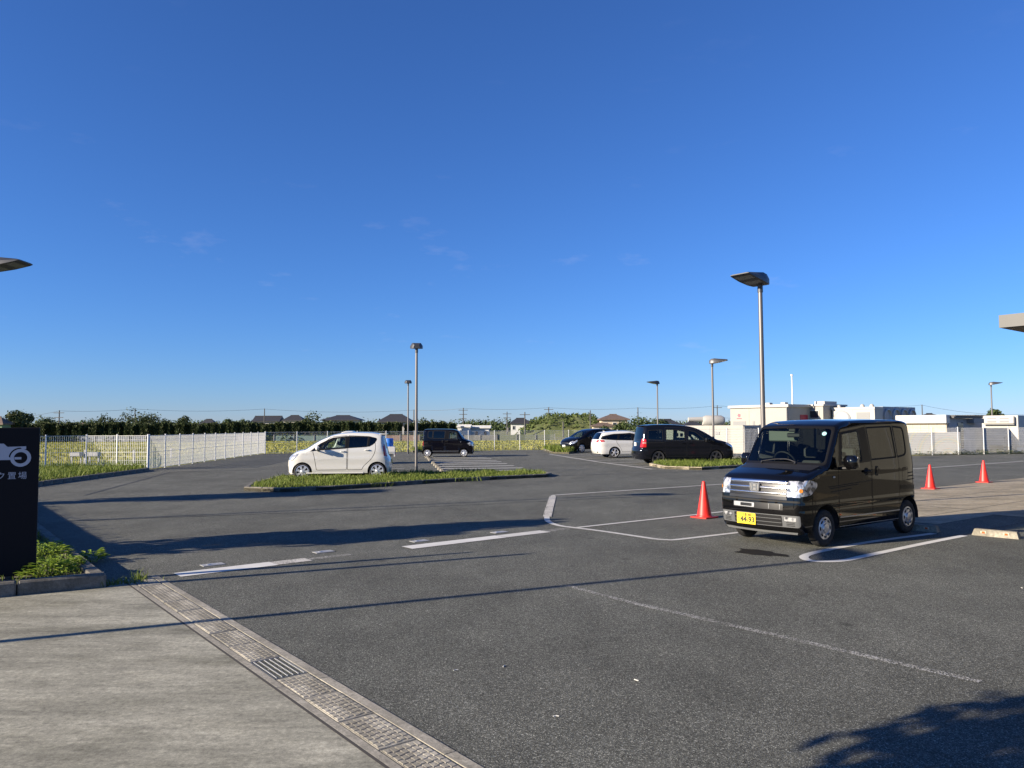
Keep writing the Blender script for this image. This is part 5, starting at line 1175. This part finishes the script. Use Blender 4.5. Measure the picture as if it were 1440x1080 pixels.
    strip += [fpoly('rear_window', GLASSD, [(-.58, 1.22), (.58, 1.22), (.54, 1.70), (-.54, 1.70)], .08, -.003, 'r'), fpoly('tail_light', LAMPR, [(.62, .75), (.76, .75), (.74, 1.05), (.62, 1.05)], .02, .006, 'r'), fpoly('tail_light', LAMPR, mir([(.62, .75), (.76, .75), (.74, 1.05), (.62, 1.05)]), .02, .006, 'r')]
    return dict(L=L, W=.7375, H=1.85, belt=1.08, tumble=.07, r=.06, prof=prof, nose=.07, tail=.06, bulge=.085, bulz=([.2, .95, 1.16, 1.74, 1.85], [.085, .085, .15, .075, 0]), crown=.02, sill=.235, arches=[(.67, .345, .268), (3.06, .345, .268)], R=.268, tw=.145, side=side, strip=strip, crease=[(.62, .035, .006), (.555, .03, -.005), (1.10, .06, .005)], step=.05 if hero else .11)

def kei_van(label, group, pm, hero=True, wheel='cap'):
    root = thing('kei_van', label, 'van', (0, 0, 0), 0, group); sp = kei_van_spec(pm, hero); sh, parts = car_body(sp, root, pm); add_wheels(root, sp, wheel, 0.0); L2 = sp['L']/2
    seat_pair(root, sp, 1.55, .55); dash_and_wheel(root, sp, .95, 1.12); seat_pair(root, sp, 2.55, .5, True)
    for g in (1, -1):
        mirror(root, sh, 1.05, 1.12, g, PBLACK); handle(root, sh, 1.68, 1.89, 1.055, g, PILLAR, .036)
        p, n = sh.on_side(.88, 1.0, g, .006); p.x -= L2; b = MB(); b.box(tuple(p), (.05, .012, .028), 0, .004); b.build('side_repeater', SENSOR, root)
    b = MB(); pts = []
    for k in range(14): q, _ = sh.on_side(1.45+1.65*k/13, 1.795, 1, .002); pts.append((q.x-L2, q.y, q.z))
    for g in (1, -1): b.path([(x, g*y, z) for x, y, z in pts], .007, 5)
    b.build('roof_gutter', PILLAR, root)
    for zc, hh, pr in ((.930, .024, .020), (.853, .019, .022), (.778, .016, .018)):      # rounded chrome bars across the grille
        gb = MB(); nn = 14; vs = []; kk = 8
        for i in range(nn+1):
            y = -.488+.976*i/nn
            for j in range(kk+1):
                a = -math.pi/2+math.pi*j/kk; q, _ = sh.on_front(y, zc+hh*math.sin(a), .002+pr*math.cos(a)); vs.append((q.x-L2, q.y, q.z))
        gb.add(vs, [(i*(kk+1)+j, i*(kk+1)+j+1, (i+1)*(kk+1)+j+1, (i+1)*(kk+1)+j) for i in range(nn) for j in range(kk)]); gb.build('grille_bar', CHROME, root, smooth=60)
    p, _ = sh.on_front(0, .850, .026); p.x -= L2
    # square winged badge on the grille
    e = MB(); e.prism(roundpoly([(-.075, -.058), (.075, -.058), (.088, .062), (-.088, .062)], .02), 0, .016); e = e.build('emblem', pmat('emblem_grey', (.20, .20, .20), .4, .3), root); e.matrix_local = frame_at(p, Vector((-1, 0, 0)))
    hb = MB(); th = .0125
    for g in (1, -1):
        hb.add([(g*.040-th, .052, .018), (g*.040+th, .052, .018), (g*.033+th, 0, .018), (g*.040+th, -.048, .018), (g*.040-th, -.048, .018), (g*.033-th, 0, .018)], [(5, 2, 1, 0), (4, 3, 2, 5)])
    hb.add([(-.034, -.008, .0185), (.034, -.008, .0185), (.034, .010, .0185), (-.034, .010, .0185)], [(0, 1, 2, 3)]); fr_ = roundpoly([(-.070, -.053), (.070, -.053), (.083, .057), (-.083, .057)], .018); fi = insetpoly(fr_, .009); k = len(fr_)
    hb.add([(x, y, .0182) for x, y in fr_]+[(x, y, .0182) for x, y in fi], [(i, (i+1) % k, k+(i+1) % k, k+i) for i in range(k)]); hb.build('emblem_letter', CHROME, e)
    if hero:
        plate(root, sh, True, .165, .385, PLATEY, '千葉 480', '44-93', 'て', INK)
        for y0, y1 in ((.30, -.18), (-.28, -.02)):
            w = MB(); pts = []
            for k in range(8): q, _ = sh.on_front(y0+(y1-y0)*k/7, 1.185+.045*math.sin(k/7*2.2), .022); q.x -= L2; pts.append(q)
            w.path(pts, .009, 5); w.tube(pts[0], pts[0]+Vector((-.02, 0, -.03)), .016, n=8); w.build('wiper', BLACK, root)
        p, n = sh.on_front(-.535, 1.63, -.008); p.x -= L2; d = MB(); d.tube((0, 0, 0), (0, 0, -.003), .034, n=20); d.tube((0, 0, -.0035), (0, 0, -.006), .017, n=14, mi=1); d.tube((0, 0, .002), (0, 0, -.0), .034, n=20); o = d.build('inspection_sticker', [pmat('sticker_teal', (.25, .50, .52), .5), PLATEW], root); o.matrix_local = frame_at(p+n*.012, n)
        v = MB(); v.box((1.18-L2, .30, 1.60), (.05, .52, .18), 0, .015); v.build('sun_visor', pmat('visor_grey', (.10, .115, .10), .8), root)
        v = MB(); v.box((1.02-L2, 0, 1.61), (.04, .24, .07), 0, .015); v.tube((1.04-L2, 0, 1.64), (1.14-L2, 0, 1.72), .012); v.box((1.06-L2, .03, 1.69), (.1, .12, .06), 0, .01); v.build('rear_view_mirror', BLACK, root)
        for g in (1, -1):                                              # lamp internals: two bulbs and the amber flasher
            for y, z, r, m_, dx in ((.60, .86, .05, SENSOR, .006), (.70, .83, .03, LAMPO, .006)):
                p, n = sh.on_front(g*y, z, dx); p.x -= L2; d = MB(); d.lathe([(r, 0), (r*.8, .006), (r*.4, .002), (.001, .004)], 20); o = d.build('lamp_bowl', m_, root, smooth=50); o.matrix_local = frame_at(p, n)
    else: plate(root, sh, True, .165, .385, PLATEY, '', '', '', INK)
    return root, sh

VT = math.radians(36.25); vx, vy = 3.585, 11.46
root, sh = kei_van('glossy black boxy van with chrome grille and yellow number plate, parked nearest', 'boxy black vans', PBLACK)
cx = 3.395/2; place(root, vx+math.cos(VT)*cx, vy+math.sin(VT)*cx, VT)
GA = math.atan2(A1.y, A1.x)
root2, _ = kei_van('boxy black van with bright spoked wheels by the striped bays at the back fence', 'boxy black vans', PNAVY, False, '7')
q = AT(631, 640, 46.4); place(root2, q.x, q.y, GA+math.pi-.10); root2.scale = (.90, .90, .90)

def generic(name, label, cat, sp, pm, wheel, seats, mirrorp, handles, extra=None, group=None, mirmat=None, dashp=None):
    root = thing(name, label, cat, (0, 0, 0), 0, group); sh, parts = car_body(sp, root, pm); add_wheels(root, sp, wheel)
    for x, z, wide in seats: seat_pair(root, sp, x, z, wide)
    if dashp: dash_and_wheel(root, sp, *dashp)
    for g in (1, -1):
        if mirrorp: mirror(root, sh, *mirrorp, g, mirmat or pm, (.14, .19, .15))
        for h in handles: handle(root, sh, *h, g, pm)
    if extra: extra(root, sh, sp)
    return root, sh
# --- white hatchback
PW = PWHITE; s_ = []
s_ += sdoor([(.93, .33), (.86, .75), (.80, .97), (1.42, 1.46), (1.96, 1.50), (1.94, .33)], PW, .017, .05); s_ += sdoor([(1.955, .33), (1.975, 1.50), (2.86, 1.46, .2), (2.92, 1.02, .2), (2.80, .72, .2), (2.50, .45, .2), (2.45, .33)], PW, .017, .05)
s_ += [dict(n='pillar_trim', m=PILLAR, p=roundpoly([(.72, .965), (1.06, 1.235), (1.46, 1.425), (1.95, 1.475), (1.93, 1.055), (1.1, 1.0)], .03), off=.001), dict(n='pillar_trim', m=PILLAR, p=[(1.86, 1.06), (1.89, 1.46), (2.04, 1.475), (2.02, 1.07)], off=.0015), dict(n='pillar_trim', m=PILLAR, p=[(2.58, 1.10), (2.62, 1.462), (2.76, 1.45), (2.72, 1.13)], off=.0015)]
s_ += swin([(1.02, 1.02), (1.18, 1.245), (1.49, 1.395), (1.90, 1.45), (1.885, 1.06)], .05, GLASSM, gap=.02) + [dict(n='quarter_glass', m=GLASSD, p=[(.78, .975), (1.06, 1.21), (1.12, 1.20), (.96, 1.0)], off=.003)]
s_ += swin([(1.98, 1.065), (2.0, 1.475), (2.66, 1.46), (2.62, 1.10)], .03, GLASSD, gap=.02)+swin([(2.66, 1.10), (2.70, 1.46), (2.98, 1.40, .1), (2.86, 1.20, .2)], .03, GLASSD, gap=.016)
s_ += [dict(n='headlight', m=HEADL, p=roundpoly([(.02, .67), (.06, .78), (.30, .92), (.36, .90), (.22, .74), (.12, .66)], .03), off=.005), dict(n='side_stripe', m=pmat('crease_shade', (.66, .655, .62), .35), p=[(1.0, .66), (1.0, .668), (2.8, .80), (2.8, .79)], off=.002, merge=1), dict(n='tail_light', m=LAMPR, p=roundpoly([(3.17, .80), (3.15, 1.15), (3.26, 1.12), (3.30, .80)], .02), off=.004)]  # side stripe here is the body crease's shading put into the colour
st_ = [fpoly('windscreen', GLASS, [(-.64, 1.0), (.64, 1.0), (.56, 1.46), (-.56, 1.46)], .06, -.003), fpoly('grille', GRILLE, [(-.40, .66), (.40, .66), (.38, .74), (-.38, .74)], .02, .002), fpoly('lower_intake', GRILLE, [(-.50, .30), (.50, .30), (.48, .46), (-.48, .46)], .04, .002)]
for g in (1, -1): q = [(.44, .66), (.72, .70), (.72, .86), (.56, .84)]; st_ += [fpoly('headlight', HEADL, q if g > 0 else mir(q), .03, .004)]
st_ += [fpoly('rear_window', GLASSD, [(-.58, 1.04), (.58, 1.04), (.54, 1.44), (-.54, 1.44)], .08, -.003, 'r')]
for g in (1, -1): q = [(.58, .78), (.74, .78), (.70, 1.20), (.62, 1.20)]; st_ += [fpoly('tail_light', LAMPR, q if g > 0 else mir(q), .02, .005, 'r')]
prof = [(.10, .19), (.045, .24, .03), (.02, .55, .15), (.05, .74, .12), (.30, .945, .18), (.58, 1.01, .05), (1.08, 1.345, .4), (1.55, 1.525, .5), (2.2, 1.59, .6), (2.85, 1.56, .4), (3.14, 1.50, .08), (3.20, 1.15, .3), (3.27, .78, .06), (3.345, .64, .06), (3.36, .40, .06), (3.30, .22)]
spw = dict(L=3.36, W=.7375, H=1.59, belt=.95, tumble=.14, r=.09, prof=prof, nose=.12, tail=.07, bulge=.13, crown=.03, sill=.225, arches=[(.47, .325, .285), (2.955, .325, .285)], R=.285, tw=.16, side=s_, strip=st_, crease=[(.72, .06, .008), (.5, .08, -.006)], step=.08)
def hx(root, sh, sp):
    b = MB(); b.box((3.15-1.68, 0, 1.535), (.26, 1.05, .035), 0, .012); b.build('spoiler', PW, root); plate(root, sh, False, 0, .60, PLATEY, '', '', '', INK)
    for g in (1, -1):
        f = MB(); f.box((1.55-1.68, g*(.70), .235), (1.9, .05, .05), 0, .01); f.build('side_skirt', PW, root)
r_, sh_ = generic('hatchback', 'small white hatchback with bright spoked wheels parked behind the long grass island', 'car', spw, PW, '7', [(1.5, .45, False), (2.4, .45, True)], (.98, .98), [(1.72, 1.88, .96), (2.54, 2.70, 1.0)], hx, None, PW, (.85, .93, .3, 1.1))
q = AT(479.5, 670, 26.85); place(r_, q.x, q.y, GA-.02)

# --- minivan
PD = PDARK; s_ = []
s_ += sdoor([(1.22, .36), (1.18, .8), (1.16, 1.06), (1.85, 1.62), (2.36, 1.70), (2.36, .36)], PD, .014, .05); s_ += sdoor([(2.38, .36), (2.38, 1.70), (3.40, 1.73), (3.42, .36)], PD, .014, .05)
s_ += swin([(1.42, 1.10), (1.92, 1.52), (2.28, 1.60), (2.30, 1.10)], .05, GLASSM, gap=.025)+[dict(n='quarter_glass', m=GLASSM, p=[(1.02, 1.04), (1.50, 1.36), (1.56, 1.33), (1.34, 1.07)], off=.002)]
s_ += swin([(2.44, 1.10), (2.44, 1.61), (3.34, 1.63), (3.36, 1.10)], .05, GLASSM, gap=.025)+swin([(3.50, 1.11), (3.49, 1.62), (4.20, 1.60, .08), (4.24, 1.14)], .05, GLASSD, gap=.025)
s_ += [dict(n='headlight', m=HEADL, p=roundpoly([(.02, .74), (.06, .90), (.42, 1.0), (.48, .96), (.2, .78)], .03), off=.005), dict(n='tail_light', m=LAMPR, p=roundpoly([(4.30, .80), (4.30, 1.16), (4.50, 1.20), (4.55, .80)], .03), off=.006), dict(n='pillar_trim', m=DCHROME, p=[(4.37, 1.20), (4.38, 1.62), (4.40, 1.62), (4.40, 1.2)], off=.004), dict(n='reverse_lamp', m=pmat('lamp_clear', (.42, .22, .2), .15), p=[(4.31, .97), (4.31, 1.03), (4.53, 1.04), (4.54, .97)], off=.009), dict(n='rail_trim', m=GAP, p=[(3.45, 1.0), (3.45, 1.02), (4.28, 1.02), (4.28, 1.0)], off=.002, merge=1), dict(n='side_stripe', m=DCHROME, p=[(1.0, 1.075), (1.0, 1.085), (4.25, 1.10), (4.25, 1.09)], off=.003, merge=1)]  # thin chrome strip on the rear pillar stands in for a highlight
st_ = [fpoly('windscreen', GLASS, [(-.74, 1.08), (.74, 1.08), (.64, 1.64), (-.64, 1.64)], .06, -.003), fpoly('grille', GRILLE, [(-.45, .70), (.45, .70), (.45, .86), (-.45, .86)], .02, .002), fpoly('lower_intake', GRILLE, [(-.6, .30), (.6, .30), (.58, .5), (-.58, .5)], .04, .002)]
for g in (1, -1): q = [(.50, .74), (.84, .76), (.84, .92), (.52, .88)]; st_ += [fpoly('headlight', HEADL, q if g > 0 else mir(q), .03, .004)]
st_ += [fpoly('rear_window', GLASSD, [(-.66, 1.18), (.66, 1.18), (.62, 1.68), (-.62, 1.68)], .06, -.003, 'r'), fpoly('tail_garnish', DCHROME, [(-.5, 1.02), (.5, 1.02), (.5, 1.06), (-.5, 1.06)], .01, .004, 'r')]
for g in (1, -1): q = [(.68, .80), (.86, .80), (.82, 1.18), (.70, 1.18)]; st_ += [fpoly('tail_light', LAMPR, q if g > 0 else mir(q), .02, .006, 'r')]
prof = [(.16, .20), (.06, .28, .05), (.03, .60, .2), (.08, .84, .14), (.45, 1.04, .2), (.86, 1.12, .1), (1.50, 1.52, .4), (2.0, 1.74, .4), (2.9, 1.85, .8), (3.9, 1.84, .5), (4.34, 1.79, .12), (4.45, 1.2, .3), (4.53, .78, .08), (4.60, .66, .06), (4.60, .42, .06), (4.52, .24)]
spm = dict(L=4.6, W=.86, H=1.85, belt=1.05, tumble=.13, r=.10, prof=prof, nose=.16, tail=.08, bulge=.14, crown=.03, sill=.25, arches=[(.93, .36, .31), (3.72, .36, .31)], R=.315, tw=.19, side=s_, strip=st_, crease=[(.75, .05, -.006)], step=.10)
def mx_(root, sh, sp):
    plate(root, sh, False, 0, .92, PLATEW, '', '', '', INKG); b = MB(); b.box((4.32-2.3, 0, 1.80), (.22, 1.2, .035), 0, .012); b.build('spoiler', PD, root); b = MB(); b.box((4.575-2.3, 0, .5), (.10, 1.5, .14), 0, .04); b.build('rear_bumper', PD, root)
r_, sh_ = generic('minivan', 'dark slate minivan with red tail lights before the cream container', 'car', spm, PD, 'd5', [(2.0, .6, False), (3.0, .6, True), (3.8, .6, True)], (1.42, 1.06), [(2.12, 2.30, .98), (2.44, 2.62, .98)], mx_, None, PD, (1.4, 1.08))
q = AT(959.5, 650, 37.0); place(r_, q.x, q.y, GA+math.pi-.03)

# --- white estate car
s_ = []
s_ += sdoor([(1.25, .34), (1.20, .80), (1.95, 1.36), (2.36, 1.42), (2.34, .34)], PW, .014, .05); s_ += sdoor([(2.36, .34), (2.38, 1.42), (3.20, 1.36), (3.34, .9), (3.05, .5, .15), (3.0, .34)], PW, .014, .05)
s_ += [dict(n='pillar_trim', m=PILLAR, p=roundpoly([(1.32, .96), (1.98, 1.32), (2.5, 1.40), (3.5, 1.36), (4.20, 1.22, .02), (4.30, 1.06, .02), (3.4, 1.0)], .03), off=.001, merge=1)]
s_ += swin([(1.52, .99), (2.02, 1.27), (2.30, 1.33), (2.30, 1.0)], .03, GLASSM, gap=.016)+swin([(2.42, 1.0), (2.42, 1.35), (3.10, 1.34), (3.20, 1.02)], .03, GLASSD, gap=.016)+swin([(3.28, 1.03), (3.20, 1.335), (3.62, 1.30), (4.15, 1.16, .05), (4.18, 1.07)], .03, GLASSD, gap=.014)
s_ += [dict(n='headlight', m=HEADL, p=roundpoly([(.03, .62), (.06, .74), (.5, .86), (.52, .80), (.2, .64)], .03), off=.005), dict(n='tail_light', m=LAMPR, p=roundpoly([(4.02, .92), (4.06, 1.01), (4.38, 1.02), (4.40, .90)], .02), off=.006)]
st_ = [fpoly('windscreen', GLASS, [(-.66, .98), (.66, .98), (.56, 1.38), (-.56, 1.38)], .06, -.003), fpoly('grille', GRILLE, [(-.45, .56), (.45, .56), (.45, .68), (-.45, .68)], .02, .002), fpoly('rear_window', GLASSD, [(-.66, 1.04), (.66, 1.04), (.56, 1.40), (-.56, 1.40)], .05, -.003, 'r')]
for g in (1, -1): q = [(.40, .89), (.84, .89), (.84, 1.02), (.50, 1.0)]; st_ += [fpoly('tail_light', LAMPR, q if g > 0 else mir(q), .02, .006, 'r')]
for g in (1, -1): q = [(.50, .60), (.80, .62), (.80, .76), (.54, .74)]; st_ += [fpoly('headlight', HEADL, q if g > 0 else mir(q), .03, .004)]
prof = [(.16, .19), (.06, .26, .05), (.03, .52, .15), (.10, .72, .12), (.60, .93, .2), (1.10, .99, .1), (1.80, 1.34, .5), (2.4, 1.50, .5), (3.2, 1.51, .5), (3.9, 1.44, .2), (4.08, 1.40, .06), (4.30, 1.05, .1), (4.36, .86, .08), (4.40, .60, .08), (4.38, .40, .06), (4.28, .24)]
spe = dict(L=4.4, W=.85, H=1.51, belt=.95, tumble=.15, r=.10, prof=prof, nose=.16, tail=.12, bulge=.15, crown=.03, sill=.22, arches=[(.90, .345, .305), (3.44, .345, .305)], R=.305, tw=.18, side=s_, strip=st_, crease=[(.85, .05, .01), (.6, .1, -.008)], step=.10)
def ex(root, sh, sp):
    plate(root, sh, False, 0, .76, PLATEW, '', '', '', INKG); b = MB(); b.add([(3.7-2.2, -.02, 1.49), (3.7-2.2, .02, 1.49), (3.86-2.2, 0, 1.55), (3.88-2.2, 0, 1.46)], [(0, 1, 2), (0, 2, 3), (1, 3, 2)]); b.build('roof_fin', PW, root)
    b = MB(); b.box((4.34-2.2, 0, .36), (.10, 1.3, .14), 0, .03); b.build('rear_valance', BLACK, root)
r_, sh_ = generic('estate_car', 'white estate car parked between the dark minivan and the small dark minivan', 'car', spe, PW, '5', [(2.0, .45, False), (2.9, .45, True)], (1.55, .95), [(2.10, 2.28, .86)], ex, None, PW, (1.45, .9))
q = AT(831, 640, 44.2); place(r_, q.x+2.18*A1.x+.2, q.y+.25+2.2*A1.y, GA+math.pi+.05)

# --- small dark one-box car at the back
s_ = []
s_ += sdoor([(1.05, .34), (1.0, .85), (1.75, 1.46), (2.20, 1.52), (2.18, .34)], PNAVY, .014, .05); s_ += sdoor([(2.2, .34), (2.22, 1.52), (3.1, 1.50), (3.1, .34)], PNAVY, .014, .05)
s_ += swin([(1.15, .98), (1.75, 1.38), (2.12, 1.44), (2.12, 1.0)], .04, GLASSM, gap=.02)+swin([(2.26, 1.0), (2.26, 1.45), (3.0, 1.44), (3.05, 1.02)], .04, GLASSD, gap=.02)+swin([(3.16, 1.02), (3.12, 1.44), (3.85, 1.40), (3.95, 1.08)], .04, GLASSD, gap=.02)
s_ += [dict(n='headlight', m=HEADL, p=roundpoly([(.04, .60), (.08, .74), (.42, .88), (.45, .80), (.2, .62)], .03), off=.005)]
st_ = [fpoly('windscreen', GLASS, [(-.70, 1.0), (.70, 1.0), (.58, 1.46), (-.58, 1.46)], .06, -.003), fpoly('grille', GRILLE, [(-.40, .60), (.40, .60), (.40, .70), (-.40, .70)], .02, .002), fpoly('lower_intake', GRILLE, [(-.55, .28), (.55, .28), (.5, .44), (-.5, .44)], .03, .002), fpoly('rear_window', GLASSD, [(-.62, 1.05), (.62, 1.05), (.56, 1.5), (-.56, 1.5)], .05, -.003, 'r')]
for g in (1, -1): q = [(.44, .58), (.82, .62), (.82, .80), (.56, .78)]; st_ += [fpoly('headlight', HEADL, q if g > 0 else mir(q), .03, .004)]
prof = [(.16, .20), (.06, .27, .05), (.03, .54, .15), (.09, .74, .12), (.50, .96, .2), (.86, 1.04, .1), (1.55, 1.45, .4), (2.1, 1.60, .5), (3.0, 1.62, .5), (3.9, 1.55, .2), (4.08, 1.3, .2), (4.2, .8, .1), (4.22, .45, .06), (4.15, .25)]
spo = dict(L=4.22, W=.85, H=1.62, belt=.98, tumble=.14, r=.10, prof=prof, nose=.18, tail=.10, bulge=.16, crown=.03, sill=.23, arches=[(.82, .34, .30), (3.45, .34, .30)], R=.30, tw=.18, side=s_, strip=st_, crease=[], step=.11)
r_, sh_ = generic('compact_minivan', 'small dark minivan with its nose to the left by the back fence', 'car', spo, PNAVY, '7', [(1.8, .5, False), (2.8, .5, True)], (1.35, 1.0), [(2.02, 2.16, .9)], lambda r, s, p: plate(r, s, True, 0, .44, PLATEW, '', '', '', INKG), None, PNAVY, (1.3, .98))
q = AT(829, 637, 54.5); place(r_, q.x, q.y, GA+.42)

# --- small white pickup with a blue drum
s_ = sdoor([(.42, .62), (.30, .95), (.48, 1.70), (1.22, 1.73), (1.22, .62)], PW, .014, .05)+swin([(.44, 1.02), (.58, 1.60), (1.15, 1.64), (1.16, 1.04)], .05, GLASSM, gap=.025)
st_ = [fpoly('windscreen', GLASS, [(-.64, .98), (.64, .98), (.58, 1.62), (-.58, 1.62)], .06, -.003), fpoly('rear_window', GLASS, [(-.55, 1.05), (.55, 1.05), (.52, 1.58), (-.52, 1.58)], .05, -.003, 'r')]
for g in (1, -1): q = [(.42, .58), (.70, .58), (.68, .74), (.44, .74)]; st_ += [fpoly('headlight', HEADL, q if g > 0 else mir(q), .03, .004)]
prof = [(.10, .28), (.04, .34, .03), (.02, .60, .1), (.06, .86, .1), (.20, .98, .1), (.48, 1.64, .12), (.72, 1.76, .15), (1.2, 1.76, .12), (1.33, 1.66, .08), (1.36, .9, .05), (1.36, .40)]
spk = dict(L=1.36, W=.7375, H=1.77, belt=1.0, tumble=.10, r=.07, prof=prof, nose=.05, tail=.01, bulge=.05, crown=.02, sill=.38, arches=[(.62, .32, .27)], R=.27, tw=.145, side=s_, strip=st_, crease=[], step=.09)
tr = thing('pickup_truck', 'small white pickup truck mostly hidden behind the white hatchback', 'truck', (0, 0, 0)); cabr = tr
sh, parts = car_body(spk, tr, PW); add_wheels(tr, spk, 'cap'); seat_pair(tr, spk, .95, .6); mirror(tr, sh, .42, 1.05, 1, BLACK); mirror(tr, sh, .42, 1.05, -1, BLACK); off = -.68
tmw, wmw = wheel_meshes('cap', .27, .145)
for g in (-1, 1): w = link('wheel', tmw, tr, (off+2.52, g*.64, .27), 0 if g < 0 else math.pi); link('wheel_rim', wmw, w)
b = MB(); b.box((off+2.39, 0, .60), (2.0, 1.40, .08), 0, .01); b.box((off+2.3, 0, .48), (1.9, .7, .14)); b.build('bed_floor', PW, tr)
for g in (1, -1): b = MB(); b.box((off+2.39, g*.715, .79), (2.0, .03, .29), 0, .008); b.build('bed_side', PW, tr)
b = MB(); b.box((off+3.39, 0, .79), (.03, 1.40, .29), 0, .008); b.build('tailgate', PW, tr); b = MB(); b.box((off+1.385, 0, .95), (.03, 1.38, .6)); b.build('headboard', PW, tr)
b = MB(); b.box((off+3.36, 0, .46), (.06, 1.3, .12)); b.build('rear_bumper', PW, tr)
for g in (1, -1): b = MB(); b.box((off+3.40, g*.55, .55), (.03, .22, .09)); b.build('tail_light', LAMPR, tr)
q = AT(563, 645, 38.0); tx, ty = q.x-2.71*A1.x, q.y-2.71*A1.y; place(tr, tx, ty, GA); tr.scale = (.905, .905, .905)
dm = MB(); dm.lathe([(.001, 0), (.21, 0), (.225, .03), (.225, .20), (.232, .22), (.225, .24), (.225, .42), (.232, .44), (.225, .46), (.22, .64), (.19, .66), (.001, .66)], 24)
c, s0 = math.cos(GA), math.sin(GA)
for lx, ly, k, lab in ((2.05, -.25, 1, 'blue plastic drum in the bed of the small white pickup, nearer the tailgate'), (1.55, .1, 0, 'second blue plastic drum in the pickup bed, nearer the cab')):
    x, y = tx+c*(lx+.1)-s0*ly, ty+s0*(lx+.1)+c*ly
    tag(link('plastic_drum', dm.mesh('plastic_drum', pmat('drum_blue', (.02, .14, .50), .4), 40), None, (x, y, .582)), lab, 'drum', 'blue drums in the pickup bed')
